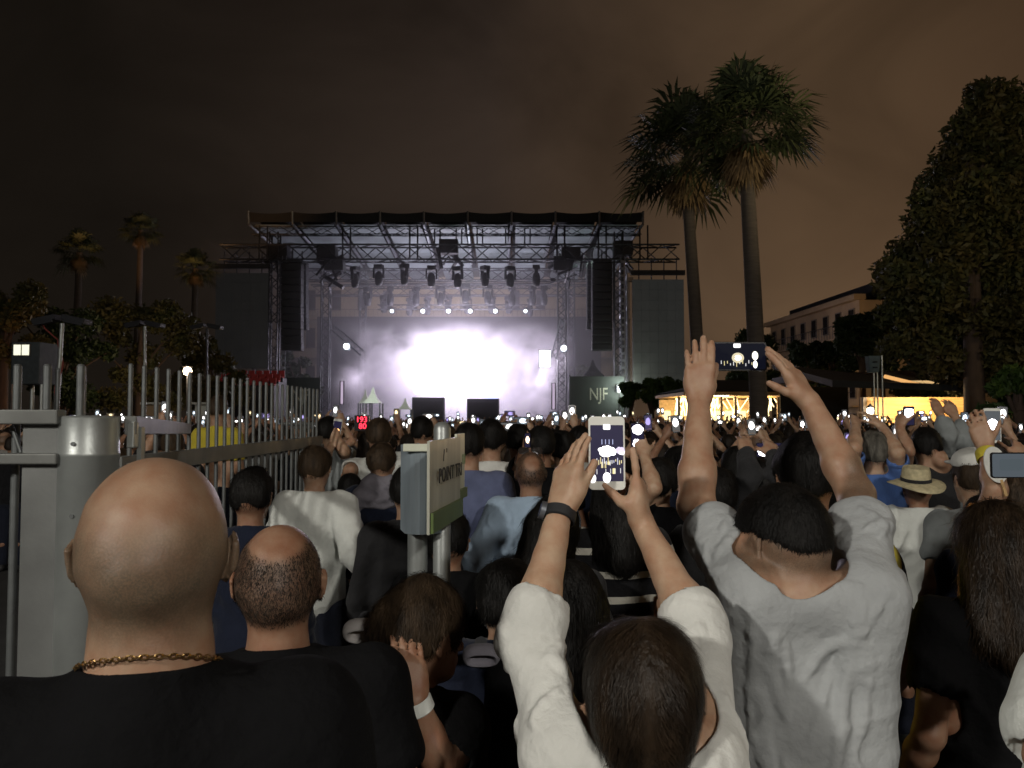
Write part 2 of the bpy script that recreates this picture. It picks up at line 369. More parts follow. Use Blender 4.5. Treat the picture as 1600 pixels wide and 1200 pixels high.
def person(label, X, Y, H, yaw=0, group=None, head=(0, 0, 0), arms=None, sleeve=.5, sw=1.0, top=None, bottom=None, skin=None, hair='short', hairm=None,
           vox=.011, collar=False, world=True, build=1.0, wr=.004, stub=None, neckhole=1.0, strands=0, seed=0, sleeve_w=1.0, topcut=.50, headw=1.0, name='person', cat='person', sweep=(0, -1, -.6), fringe=True, seat=None, shsh=None, part=False, nape=0, folds=0, cuff=False, neckup=0, neckr=1.0, rolls=False, hthick=None, hsc=1.0):
    s = H / 1.75; root = empty(name, (X, Y, 0), R(yaw)); tag(root, label, cat, group)
    Rz = rotm(0, 0, -yaw)
    def L(p): return Rz @ (np.array(p, float) - np.array((X, Y, 0)))
    # ---- head frame
    Rh = rotm(head[1], head[2], head[0]); piv = np.array((0, -.012, H - .20 * s ** .5))
    hs = s ** .5 * hsc
    topz = H
    def h(x, y, z): return piv + Rh @ (np.array((x * headw, y, z)) * hs + np.array((0, 0, topz)) - piv)
    hops = [ell(h(0, -.010, -.098), (.0765 * hs * headw, .096 * hs, .098 * hs), Rh, .0),
            ell(h(0, -.035, -.115), (.070 * hs * headw, .070 * hs, .075 * hs), Rh, .02),
            ell(h(0, -.078, -.128), (.036 * hs, .030 * hs, .030 * hs), Rh, .03),
            ell(h(0, .035, -.145), (.059 * hs * headw, .062 * hs, .078 * hs), Rh, .03),
            ell(h(0, .060, -.205), (.034 * hs, .034 * hs, .022 * hs), Rh, .03),
            cap(h(0, .090, -.118), h(0, .113, -.152), .009 * hs, .0125 * hs, .012),
            ell(h(-.018, .105, -.152), (.008, .010, .007), Rh, .008), ell(h(.018, .105, -.152), (.008, .010, .007), Rh, .008),
            ell(h(0, .083, -.098), (.048 * hs, .012 * hs, .010 * hs), Rh, .02),
            ell(h(-.031, .098, -.115), (.016, .012, .010), Rh, .008, True), ell(h(.031, .098, -.115), (.016, .012, .010), Rh, .008, True),
            ell(h(-.031, .084, -.116), (.012, .012, .011), Rh, .003), ell(h(.031, .084, -.116), (.012, .012, .011), Rh, .003),
            ell(h(0, .095, -.176), (.024, .010, .006), Rh, .006), ell(h(0, .093, -.186), (.021, .010, .006), Rh, .006),
            ell(h(0, .106, -.1805), (.022, .006, .0018), Rh, .002, True)]
    for sx in (-1, 1):
        Re = Rh @ rotm(-10, 0, 0) @ rotm(0, sx * 8, sx * 28)
        ex = sx * .0795
        hops += [ell(h(ex, .002, -.123), (.0050 * hs, .0178 * hs, .0300 * hs), Re, .006),
                 cap(h(ex * 1.075, -.014, -.106), h(ex * 1.06, -.013, -.136), .0034, .0032, .004), cap(h(ex * 1.075, -.014, -.106), h(ex * 1.035, .004, -.095), .0034, .003, .004),
                 cap(h(ex * .96, .003, -.146), h(ex * .94, .007, -.153), .0062, .005, .006),
                 ell(h(ex * 1.085, .004, -.121), (.0042 * hs, .009 * hs, .016 * hs), Re, .004, True)]
    # ---- torso frame
    nb = np.array((0, -.022, H - .31 * s + neckup)); shz = H - .325 * s + neckup * .8
    SH = {'L': np.array((-.165 * s * sw, -.01, shz)), 'R': np.array((.165 * s * sw, -.01, shz))}
    A = {}
    for sd, sg in (('L', -1), ('R', 1)):
        a = (arms or {}).get(sd)
        if a is None:
            a = dict(elbow=(sg * (.235 * sw) * s, -.05, H - .61 * s), wrist=(sg * .22 * s, .10, H - .83 * s), local=True, hand=dict(d=(0, .35, -1), n=(-sg, 0, 0)))
        loc = a.get('local', False) or not world
        el = np.array(a['elbow'], float) if loc else L(a['elbow']); wi = np.array(a['wrist'], float) if loc else L(a['wrist'])
        if 'shoulder' in a: SH[sd] = (np.array(a['shoulder'], float) if loc else L(a['shoulder']))
        elif el[2] > shz: SH[sd] = SH[sd] + np.array((-sg * .02, .01, .045)) * s
        hd = dict(a.get('hand', {})); dv = nrm(wi - el)
        d_ = np.array(hd.pop('d', dv), float); n_ = np.array(hd.pop('n', (0, 1, 0)), float)
        if not loc and 'hand' in a: d_ = Rz @ d_; n_ = Rz @ n_
        A[sd] = (SH[sd], el, wi, d_, n_, hd)
    bw = build
    neck = [cap(piv + Rh @ np.array((0, -.008, .03 * s)), nb + (0, .0, -.01), .054 * s * (.9 + .1 * bw) * neckr, .060 * s * bw * neckr, .022)]
    if rolls:
        for zz_, rr_, dy in ((-.205, .013, -.046), (-.232, .011, -.050), (-.258, .009, -.054)): neck.append(ell(h(0, dy, zz_), (.044 * hs * neckr, .026, rr_), Rh @ rotm(-14, 0, 0), .007))
    def torso(off=0, k=.05):
        o = [ell((0, 0, H * .53), (.155 * s * bw + off, .112 * s * bw + off, .12 * s + off), I3, k),
             ell((0, .008, H * .62), (.138 * s * bw + off, .102 * s * bw + off, .15 * s + off), I3, k),
             ell((0, .0, H * .725), (.158 * s * sw * bw + off, .108 * s * bw + off, .18 * s + off), I3, k)]
        ms = (SH['L'] + SH['R']) / 2
        o.append(cap(SH['L'] * .8 + ms * .2 + (0, -.008, -.02 * s), SH['R'] * .8 + ms * .2 + (0, -.008, -.02 * s), .056 * s + off, .056 * s + off, k))
        for sd in 'LR':
            o.append(cap(nb + (0, -.006, .012 * s), SH[sd] + (0, 0, .002), .042 * s + off * .8, .046 * s + off, .035))
            o.append(cap(SH[sd] + (0, 0, -.03 * s), np.array((SH[sd][0] * .85, -.0, H * .66)), .055 * s * bw + off, .06 * s + off, .04))
        return o
    def armops(off=0, upto=2.0, flare=0):
        o = []
        for sd in 'LR':
            S, E, W_, _, _, hd = A[sd]; ar = s * (.85 + .15 * bw)
            u = min(1, upto); Eu = S + (E - S) * u
            o.append(cap(S, Eu, .052 * ar + off, (.052 - .013 * u) * ar + off + flare * (upto <= 1), .03))
            if upto > 1:
                v = upto - 1; M = E + (W_ - E) * .3
                if v <= .3: o.append(cap(E, E + (W_ - E) * v, .039 * ar + off, .040 * ar + off + flare, .02))
                else:
                    o.append(cap(E, M, .039 * ar + off, .0405 * ar + off, .02)); En = E + (W_ - E) * v
                    o.append(cap(M, En, .0405 * ar + off, (.0405 - .0145 * (v - .3) / .7) * ar + off + flare, .02))
        return o
    body = hops + neck + torso(-.008) + armops(0)
    for sd in 'LR':
        S_e, E_e, W_e = A[sd][:3]; ob = nrm(E_e - (S_e + W_e) / 2 + 1e-5); body.append(ell(E_e + ob * .020 * s, (.015 * s, .015 * s, .015 * s), I3, .02))
    for sd in 'LR': body += hand_ops(A[sd][2], A[sd][3], A[sd][4], sd, sc=s * .98, **A[sd][5])
    LG = []
    for sg in (-1, 1):
        hip = np.array((sg * .085 * s, 0, H * .50)); kn = np.array((sg * .10 * s, .02, H * .28)); an = np.array((sg * .105 * s, -.01, H * .05))
        LG.append((hip, kn, an))
        body += [cap(hip, kn, .083 * s, .054 * s, .03), cap(kn, kn * .65 + an * .35 + (0, -.012, 0), .054 * s, .053 * s, .02), cap(kn * .65 + an * .35 + (0, -.012, 0), an, .053 * s, .036 * s, .02)]
    def lumps(P): return .0011 * (np.sin(P[:, 0] * 61 + np.sin(P[:, 2] * 47) * 2) * np.sin(P[:, 1] * 57 + P[:, 2] * 39) + .8 * np.sin(P[:, 2] * 33 + P[:, 0] * 21 + seed) * np.sin(P[:, 0] * 29 - P[:, 1] * 25))
    V, Q = surf(body, vox, lumps if vox < .006 else None, .002)
    at_ = {}
    if stub is not None:
        Vh = ((V - h(0, 0, 0)) @ Rh) / hs; at_['stubble'] = stub(Vh)
    else: at_['stubble'] = np.zeros(len(V))
    bo = np_mesh('body', V, [Q], skin, parent=root, attrs=at_)
    # shoes
    sh = []
    for hip, kn, an in LG: sh += [cap((an[0], an[1] - .03, .045), (an[0] * 1.1, an[1] + .16, .035), .042 * s, .036 * s, .02), cap(an + (0, 0, 0), (an[0], an[1] - .03, .045), .045 * s, .042 * s, .02)]
    sh.append(plane((0, 0, -1), (0, 0, .0)))
    V, Q = surf(sh, max(vox, .012)); np_mesh('shoes', V, [Q], M['shoe'], parent=root)
    # trousers
    tr = [ell((0, 0, H * .53), (.163 * s * bw, .120 * s * bw, .12 * s), I3, 0)]
    for hip, kn, an in LG: tr += [cap(hip, kn, .094 * s, .070 * s, .03), cap(kn, an + (0, 0, .02), .070 * s, .058 * s, .02)]
    tr.append(plane((0, 0, -1), (0, 0, .07)))
    V, Q = surf(tr, max(vox, .01), wrinkle(.006, 18, 12, seed + 3), .01); np_mesh('trousers', V, [Q], bottom, parent=root)
    # top
    off = .012 * max(1, sleeve_w * .9)
    tp = torso(off, .06); tp.append(ell((0, 0, H * .56), (.168 * s * bw, .125 * s * bw, .12 * s), I3, .05))
    tp += armops(off * sleeve_w, sleeve, .012 * sleeve_w if sleeve < 1.4 else .004)
    if collar:
        for i in range(10):
            t0 = 2 * math.pi * i / 10; t1 = 2 * math.pi * (i + 1) / 10
            c0 = nb + np.array((.066 * s * math.sin(t0), .062 * s * math.cos(t0), .014 * s - .018 * s * math.cos(t0))); c1 = nb + np.array((.066 * s * math.sin(t1), .062 * s * math.cos(t1), .014 * s - .018 * s * math.cos(t1)))
            tp.append(cap(c0, c1, .012 * s, .012 * s, .008)); tp.append(cap(c0 + (0, 0, .014 * s), c1 + (0, 0, .014 * s), .009 * s, .009 * s, .008))
    tz = max(0, (SH['L'][2] + SH['R'][2]) / 2 - shz)
    tp.insert(6, cap(nb + (0, .0, .07 * s), nb + (0, .0, -.01), .058 * s * neckr * (.9 + .1 * bw) + .006, .060 * s * bw * neckr + .009, .03))
    if folds:
        rgf = np.random.default_rng(seed + 77); base_ops = list(tp); ext = []
        for sd, sg in (('L', -1), ('R', 1)):
            S, E, W_ = A[sd][:3]; dr = nrm(E - S); q1 = nrm(np.cross(dr, (0, 1, 0))); q2 = np.cross(dr, q1)
            for i_ in range(folds):
                a0 = S + np.array((-sg * rgf.uniform(-.02, .05), -.06, rgf.uniform(-.10, .03))); b0 = np.array((S[0] * rgf.uniform(.1, .75), -.12, S[2] - rgf.uniform(.10, .42)))
                ext += fold(base_ops, a0, b0, rgf.uniform(.004, .0075) * s, .013, rg=rgf)
            ul = min(1, sleeve)
            for i_ in range(folds):
                t0 = rgf.uniform(.05, max(.1, ul - .25)); t1 = min(ul - .03, t0 + rgf.uniform(.15, .4)); an = rgf.uniform(0, 6.28); an2 = an + rgf.uniform(-1.8, 1.8)
                f_ = lambda t_, a_: S + (E - S) * t_ + (q1 * math.cos(a_) + q2 * math.sin(a_)) * .06
                ext += fold(base_ops, f_(t0, an), f_(t1, an2), rgf.uniform(.004, .0075) * s, .011, rg=rgf)
            if sleeve > 1.05:
                for i_ in range(folds): 
                    t0 = rgf.uniform(-.25, (sleeve - 1) * .8); an = rgf.uniform(0, 6.28); an2 = an + rgf.uniform(-2.2, 2.2)
                    g_ = lambda t_, a_: (E + (W_ - E) * t_ if t_ > 0 else E + (E - S) * t_) + (q1 * math.cos(a_) + q2 * math.sin(a_)) * .055
                    ext += fold(base_ops, g_(t0, an), g_(min(t0 + rgf.uniform(.02, .25), sleeve - 1.03), an2), rgf.uniform(.004, .0075) * s, .010, rg=rgf)
        for i_ in range(folds): 
            z_ = H * rgf.uniform(topcut + .02, .74); x_ = rgf.uniform(-.14, .14); ext += fold(base_ops, (x_, -.14, z_), (x_ + rgf.uniform(-.10, .10), -.14, z_ - rgf.uniform(.10, .24)), rgf.uniform(.0035, .007) * s, .013, rg=rgf)
        tp += ext
    if cuff and sleeve > .1:
        for sd in 'LR':
            S, E, W_ = A[sd][:3]; dr = nrm(E - S) if sleeve <= 1 else nrm(W_ - E); c = S + (E - S) * sleeve if sleeve <= 1 else E + (W_ - E) * (sleeve - 1)
            rc = ((.052 - .013 * sleeve) if sleeve <= 1 else .040) * s * (.85 + .15 * bw) + off * sleeve_w + .012 * sleeve_w
            tp.append(cap(c - dr * .022, c - dr * .004, rc + .0035, rc + .005, .003))
    hr_ = .125 * s * neckhole * max(1, neckr)
    tp.append(ell(nb + (0, .03, (.138 + tz * .15) * s), (hr_, hr_, .088 * s), I3, .008, True))
    if shsh: tp.append(shsh(s, H, nb))
    tp.append(plane((0, 0, -1), (0, 0, H * topcut)))
    if sleeve > .1:
        for sd in 'LR':     # hollow cuff
            S, E, W_, _, _, _ = A[sd]
            if sleeve <= 1: c = S + (E - S) * sleeve; dr = nrm(E - S)
            else: c = E + (W_ - E) * (sleeve - 1); dr = nrm(W_ - E)
            rr = (.045 if sleeve < 1 else .042 if sleeve < 1.3 else .03) * s
            if sleeve < 1.5: tp.append(plane(dr, c + dr * .012) if False else cap(c + dr * .10, c + dr * .004, rr + .03, rr + off * sleeve_w * .35, .003, True))
    wf = wrinkle(wr, 24, 8, seed)
    def wfade(P):
        t_ = np.clip((np.linalg.norm(P - nb, axis=1) - .10 * s) / (.09 * s), 0, 1); return wf(P) * t_ * t_ * (3 - 2 * t_)
    V, Q = surf(tp, vox, wfade, wr * 1.5)
    tops = np_mesh('shirt', V, [Q], top, parent=root)
    # hair
    ho = None; ref = None
    if hair in ('short', 'long', 'bun', 'thick', 'pony', 'tied'):
        e_ = hthick or (.011 if hair != 'thick' else .016)
        lw = e_ * (.30 if hair in ('short', 'thick') else 1)
        hp = [ell(h(0, -.012, -.090), ((.0765 * headw + e_) * hs, (.096 + e_) * hs, (.094 + e_) * hs), Rh, 0),
              ell(h(0, -.040, -.117), ((.070 * headw + lw) * hs, (.070 + lw) * hs, (.077 + lw * .5) * hs), Rh, .02)]
        if hair == 'long':
            hp += [cap(h(0, -.07, -.12), h(0, -.095, -.34), .062 * hs, .075 * hs, .04), cap(h(-.055, -.035, -.11), h(-.07, -.06, -.33), .040 * hs, .05 * hs, .03), cap(h(.055, -.035, -.11), h(.07, -.06, -.33), .040 * hs, .05 * hs, .03)]
        if hair == 'tied': hp += [cap(h(0, -.06, -.13), h(0, -.075, -.20), .055 * hs, .035 * hs, .03), cap(h(0, -.08, -.19), h(0, -.12, -.36), .028, .022, .02)]
        if hair == 'bun': hp += [ell(h(0, -.125, -.085), (.036, .032, .036), Rh, .01)]
        if hair == 'pony': hp += [cap(h(0, -.125, -.11), h(0, -.15, -.18), .022, .026, .012), cap(h(0, -.15, -.18), h(0, -.135, -.34), .026, .014, .01)]
        hp.append(ell(h(0, .125, -.165), (.085 * hs, .085 * hs, .115 * hs), Rh, .01, True))
        if hair in ('short', 'thick', 'bun', 'pony'):
            hp.append(plane(Rh @ np.array((0, .22, -1)), h(0, -.08, -.160 + nape), .02))
            for sx in (-1, 1):
                hp.append(ell(h(sx * .097, .016, -.138), (.036, .036, .054), Rh, .006, True))
        V, Q = surf(hp, min(vox, .008), hairnoise(.0045 if hair != 'thick' else .009, 60, seed), .009)
        ho = np_mesh('hair', V, [Q], hairm, parent=root); ref = (V, Q)
    if strands and hairm and (ref is not None or stub is not None):
        if ref is None:
            vi = np.where(at_['stubble'] > .25)[0]; Vr = np.array([v.co[:] for v in bo.data.vertices])[vi]; Nr = np.array([v.normal[:] for v in bo.data.vertices])[vi]
            wgt = at_['stubble'][vi]
        else:
            Vr = np.array([v.co[:] for v in ho.data.vertices]); Nr = np.array([v.normal[:] for v in ho.data.vertices]); wgt = np.ones(len(Vr))
        n, Ls, wd, lift = strands; r_ = np.random.default_rng(seed + 11)
        ii = r_.choice(len(Vr), n, p=wgt / wgt.sum()); P = Vr[ii] + r_.normal(0, vox * .4, (n, 3)); Nn = Nr[ii]
        crown = h(0, -.045, -.0); fl = P - crown; fl += np.array(sweep) * .06
        fl -= Nn * (fl * Nn).sum(1)[:, None]; fl /= np.linalg.norm(fl, axis=1)[:, None] + 1e-6
        if part:
            loc_ = (P - h(0, 0, 0)) @ Rh; side = np.sign(loc_[:, :1]) * np.exp(-np.abs(loc_[:, :1]) / .05); fl = fl * .4 + side * Rh[:, 0] * .9 + np.array((0, -.35, -.75)) ; fl -= Nn * (fl * Nn).sum(1)[:, None]; fl /= np.linalg.norm(fl, axis=1)[:, None] + 1e-6
        nz_ = r_.normal(0, .16 if part else .24, (n, 3)); nz_ -= Nn * (nz_ * Nn).sum(1)[:, None]
        fl += nz_ + Nn * lift * r_.uniform(0, 1, n)[:, None]; fl /= np.linalg.norm(fl, axis=1)[:, None]
        sd_ = np.cross(fl, Nn); sd_ /= np.linalg.norm(sd_, axis=1)[:, None] + 1e-6
        ln = (Ls * r_.uniform(.5, 1.2, n))[:, None]; P0 = P - Nn * .0015; P1 = P0 + fl * ln * .5 + Nn * .001; P2 = P0 + fl * ln - Nn * ln * (.14 if ref is not None else .02)
        VV = np.concatenate([P0 - sd_ * wd, P0 + sd_ * wd, P1 - sd_ * wd * .8, P1 + sd_ * wd * .8, P2]); a_ = np.arange(n)
        quad = np.stack([a_, a_ + n, a_ + 3 * n, a_ + 2 * n], 1); tri = np.stack([a_ + 2 * n, a_ + 3 * n, a_ + 4 * n], 1)
        so = np_mesh('hair_strands', VV, [quad, tri], hairm, smooth=True, parent=ho or root)
        if not ho: so.name = 'cropped_hair'
    root['_h'] = H
    inf = dict(root=root, h=h, Rh=Rh, A=A, nb=nb, s=s, hs=hs, L=L)
    del root['_h']
    return inf

# ------------------------------------------------------------------ material library
M = {}
SK = (.50, .29, .175)
M['skin'] = skin_mat('skin', (.44, .285, .19), stub=(.085, .060, .040), amount=.9)
M['skin_bald'] = skin_mat('skin_bald', (.43, .28, .185), stub=(.10, .078, .052), amount=1.0)
M['skin_tan'] = skin_mat('skin_tan', (.33, .195, .125), stub=(.03, .024, .018))
M['skin_pale'] = skin_mat('skin_pale', (.52, .36, .245))
M['skin_dark'] = skin_mat('skin_dark', (.20, .10, .06), stub=(.02, .016, .012))
M['shoe'] = mat('shoe', (.03, .03, .03), rough=.6)
M['black_cotton'] = cloth_mat('black_cotton', (.0048, .0048, .0055), sheen=0)
M['navy'] = cloth_mat('navy_cloth', (.012, .016, .032))
M['darkgrey'] = cloth_mat('dark_grey_cloth', (.03, .03, .032))
M['white_cotton'] = cloth_mat('white_cotton', (.68, .68, .64), var=.05)
M['white_linen'] = cloth_mat('white_linen', (.68, .70, .66), var=.05)
M['grey_tee'] = cloth_mat('grey_tee', (.38, .395, .40), var=.07)
M['blue_shirt'] = cloth_mat('light_blue_shirt', (.36, .47, .60), var=.07)
M['steel_blue'] = cloth_mat('slate_blue_shirt', (.12, .14, .24), var=.1)
M['yellow'] = cloth_mat('yellow_cloth', (.55, .45, .05), var=.06)
M['mustard'] = cloth_mat('mustard_cloth', (.42, .38, .05), var=.06)
M['orange'] = cloth_mat('orange_cloth', (.55, .22, .04), var=.06)
M['blue'] = cloth_mat('blue_cloth', (.09, .17, .42), var=.06)
M['greyscarf'] = cloth_mat('grey_scarf', (.20, .19, .22), var=.15)
M['greyvest'] = cloth_mat('grey_cloth', (.25, .27, .27))
M['jeans'] = cloth_mat('dark_jeans', (.015, .018, .03))
def hairmat(n, c, rough=.6): return mat(n, c, rough=rough, var=.3, vs=30, bump=.5, bs=140, stretch=(1, 1, .25), spec=.22)
M['hair_black'] = hairmat('hair_black', (.008, .007, .006)); M['hair_brown'] = hairmat('hair_brown', (.030, .019, .011), .42)
M['hair_mid'] = hairmat('hair_mid_brown', (.05, .032, .018)); M['hair_grey'] = hairmat('hair_grey', (.13, .12, .10), .6)
M['crowd_top'] = cloth_mat('crowd_clothes', (1, 1, 1), rnd=[(.012, .012, .014), (.02, .022, .03), (.06, .055, .05), (.012, .012, .012), (.20, .20, .19), (.03, .05, .09), (.008, .008, .010), (.12, .05, .04), (.025, .03, .03), (.34, .33, .31), (.015, .012, .012)])
M['crowd_hair'] = hairmat('crowd_hair', (.02, .014, .010)); M['crowd_hair_light'] = hairmat('crowd_hair_light', (.07, .05, .03))
M['metal'] = mat('galvanised_steel', (.36, .38, .37), rough=.42, metal=.55, var=.10, vs=6, bump=.05, bs=60)
M['metal_bar'] = mat('steel_bar', (.16, .17, .17), rough=.5, metal=.6, var=.08, vs=20)
M['panel'] = mat('grey_painted_panel', (.15, .155, .15), rough=.55, metal=.1, var=.12, vs=5, bump=.05, bs=90)
M['rail'] = mat('grey_rail', (.17, .175, .165), rough=.5, metal=.2, var=.12, vs=8)
M['truss'] = mat('dark_truss', (.045, .048, .055), rough=.45, metal=.5)
M['alu'] = mat('aluminium', (.30, .32, .36), rough=.35, metal=.8)
M['black_box'] = mat('black_box', (.012, .013, .018), rough=.6)
M['roof_skin'] = mat('roof_skin', (.17, .20, .21), rough=.6, var=.15, vs=.6)
M['dark_roof'] = mat('dark_roof', (.010, .011, .014), rough=.8)
M['asphalt'] = mat('asphalt', (.05, .05, .05), rough=.9, vs=3, bump=.4, bs=80)

# ------------------------------------------------------------------ ground
g = MB(); g.add([(-400, -60, 0), (400, -60, 0), (400, 700, 0), (-400, 700, 0)], [(0, 1, 2, 3)])
tag(g.build('ground', M['asphalt']), kind='structure')

# ------------------------------------------------------------------ street lamps behind the photographer (they light the foreground)
M['lens_glow'] = glow('lamp_lens', (1, .94, .82), 20)
def big_lamp(x, y, z, P, lab, aim):
    lp = empty('street_lamp', (x, y, 0)); tag(lp, lab, 'street lamp')
    b = MB(); b.tube((0, 0, 0), (0, 0, z - .2), .08, .05, 12); b.tube((0, 0, z - .2), (0, .7, z + .05), .04, .035, 10); b.build('pole', M['metal'], lp, True)
    b = MB(); b.box((0, .85, z + .07), (.5, .8, .10)); b.build('lamp_head', M['metal'], lp, bevel=.02)
    b = MB(); b.box((0, .85, z + .012), (.42, .7, .012)); b.build('lens', M['lens_glow'], lp)
    light('SPOT', (0, .87, z - .06), P, (1, .955, .87), .24, lp, rot=(R(64), 0, R(aim)), spot=(140, .6))
big_lamp(3.2, -7.6, 5.6, 1850, 'tall grey street lamp standing behind the crowd on the right', 10)
big_lamp(-6.2, -6.4, 5.8, 2700, 'tall grey street lamp standing behind the crowd on the left', -34)
# ================================================================== STAGE (front at Y=50)
YS = 50.0
def sx_(px, Y=YS): return float(at(px, 600, Y)[0])
def sz_(py, Y=YS): return float(at(800, py, Y)[2])
stage = empty('concert_stage', (-4.3, YS, 0)); tag(stage, 'large dark open air concert stage with flat truss roof and scaffold towers', 'stage')
def SB(): return MB()
def rel(p): return (p[0] + 4.3, p[1] - YS, p[2])
b = SB(); b.box((0, 7, .75), (25, 14, 1.5)); b.build('stage_deck', M['black_box'], stage)
x0, x1 = sx_(392) + 4.3, sx_(1003) + 4.3
zr = sz_(337)
b = SB()      # roof skin, rising slightly to the rear, with scalloped front fascia
nseg = 9; xs = np.linspace(x0, x1, nseg + 1)
for i in range(nseg):
    a, c = xs[i] + .06, xs[i + 1] - .06
    for j in range(6):
        u0, u1 = a + (c - a) * j / 6, a + (c - a) * (j + 1) / 6
        sag = lambda u: .10 * math.sin(math.pi * (u - a) / (c - a))
        b.add([(u0, -.9, zr - sag(u0)), (u1, -.9, zr - sag(u1)), (u1, 13, zr - 1.0), (u0, 13, zr - 1.0)], [(0, 1, 2, 3)])
        b.add([(u0, -.9, zr - sag(u0)), (u1, -.9, zr - sag(u1)), (u1, -.8, zr - .62), (u0, -.8, zr - .62)], [(3, 2, 1, 0)])
b.build('roof', M['dark_roof'], stage)
b = SB()      # pale underside panels between rafters
for i in range(nseg):
    a, c = xs[i] + .25, xs[i + 1] - .25
    b.add([(a, -.5, zr - .70), (c, -.5, zr - .70), (c, 12.6, zr - 1.9), (a, 12.6, zr - 1.9)], [(0, 3, 2, 1)])
b.build('roof_lining', M['roof_skin'], stage)
b = SB()
for i in range(nseg + 1):
    b.tube((xs[i], -.95, zr + .05), (xs[i], -.85, zr - .7), .07, n=6)
    b.tube((xs[i], -.8, zr - .75), (xs[i] * .93, 6, zr - 1.95), .09, n=6)
b.build('rafter', M['alu'], stage)
b = SB(); zt = sz_(382); zb = sz_(408)
b.truss((x0 - 2.0, .2, (zt + zb) / 2), (x1 + 2.4, .2, (zt + zb) / 2), .95, 1.1, .06)
b.truss((x0, 0, zr - 1.0), (x1, 0, zr - 1.0), .5, .9, .04)
b.truss((x0 + 1, 6, zt - .9), (x1 - 1, 6, zt - .9), .8, 1.1, .05)
b.truss((x0 + 1, 11, zt - 1.2), (x1 - 1, 11, zt - 1.2), .8, 1.1, .05)
b.build('roof_truss', M['truss'], stage)
for k, px in enumerate((427, 447, 508, 566, 878, 893, 975, 967)):
    yy = (0, 5, 4, 9, 4, 8, 5, 0)[k]; X = sx_(px, YS + yy) + 4.3
    b = SB(); b.truss((X, yy, 0), (X, yy, zr - 1.1), .55 if yy < 5 else .45, .55, .05); b.build('tower', M['truss'] if k != 6 else M['alu'], stage)
for px in (745, 712, 678, 790, 820):   # vertical hanger pipes in the roof
    X = sx_(px, YS) + 4.3
    for dx_ in (0, .35): b = SB(); b.tube((X + dx_, .1, zr - .8), (X + dx_, .1, zt), .045, n=5); b.build('hanger_pipe', M['truss'], stage)
for px in (405, 1000, 535, 640, 870, 935):
    
    X = sx_(px, YS) + 4.3
    for dx_ in (0, .5): b = SB(); b.tube((X + dx_, -.3, zr - .7), (X + dx_, -.3, zb), .055, n=5); b.build('hanger_pipe', M['truss'], stage)
for X, Z in ((sx_(432), 12.0), (sx_(508), 11.9), (sx_(520), 11.2), (sx_(893), 11.8), (sx_(975), 12.2), (sx_(880), 11.2), (sx_(700), 12.3)):
    b = SB()
    for q in range(9): b.tube(rel((X + random.uniform(-.9, .9), YS + random.uniform(-.3, 2), Z + random.uniform(-.7, .7))), rel((X + random.uniform(-.9, .9), YS + random.uniform(-.3, 2), Z + random.uniform(-1.2, .8))), random.uniform(.04, .14), n=5)
    b.box(rel((X, YS + .3, Z + .4)), (1.2, .9, .9)); b.build('rigging', M['black_box'], stage)
b = SB(); b.box((0, 13.6, 5.7), (23, .1, 8.4)); b.build('backdrop', mat('grey_backdrop', (.009, .009, .010), rough=.9), stage)
# ladder-like bright tower details left and right
for px in (445, 973):
    X = sx_(px) + 4.3; b = SB(); b.tube((X - .12, -.4, 2), (X - .12, -.4, 12), .02, n=4); b.tube((X + .12, -.4, 2), (X + .12, -.4, 12), .02, n=4)
    for q in range(22): b.box((X, -.4, 2.2 + q * .45), (.24, .05, .14))
    b.build('cable_ladder', M['alu'], stage)
# side screens
def bx_thing(name, label, cat, loc, size, m, group=None, parts=()):
    t = empty(name, loc); tag(t, label, cat, group)
    b = MB(); b.box((0, 0, size[2] / 2), size); b.build(parts[0] if parts else 'case', m, t, bevel=.01); return t
M['ledscreen'] = mat('grey_glow_screen', (.055, .058, .060), rough=.5, vs=1.2, emit=(.5, .52, .5), es=.028)  # faint emission put in to lift the unlit screen to grey
M['ledscreen_dark'] = mat('dim_glow_screen', (.03, .03, .03), rough=.5, vs=1.2, emit=(.5, .5, .5), es=.012)  # weaker emission for the left screen
for (a, c, t0, t1, lab) in ((988, 1068, 438, 600, 'big unlit screen given a faint grey glow hanging beside the right speaker column'), (338, 420, 428, 576, 'big unlit screen given a faint grey glow hanging beside the left speaker column')):
    X0, X1, Z1, Z0 = sx_(a), sx_(c), sz_(t0), sz_(t1)
    t = empty('video_screen', ((X0 + X1) / 2, YS - .2, Z0)); tag(t, lab, 'screen')
    b = MB(); b.box((0, 0, (Z1 - Z0) / 2), (X1 - X0, .25, Z1 - Z0)); b.build('frame', M['black_box'], t)
    b = MB()
    for i in range(6):
        for j in range(10): b.box(((i - 2.5) * (X1 - X0) / 6, -.14, (j + .5) * (Z1 - Z0) / 10), ((X1 - X0) / 6 - .012, .03, (Z1 - Z0) / 10 - .012))
    b.build('panel_wall', M['ledscreen' if a > 900 else 'ledscreen_dark'], t)
    b = MB(); b.box((0, 0, Z1 - Z0 + .45), (X1 - X0 + .2, .25, .30))
    for i in range(4): b.tube(((i - 1.5) * .8, 0, Z1 - Z0), ((i - 1.5) * .8, 0, Z1 - Z0 + 1.4), .04, n=5)
    b.build('hanging_bar', M['truss'], t)
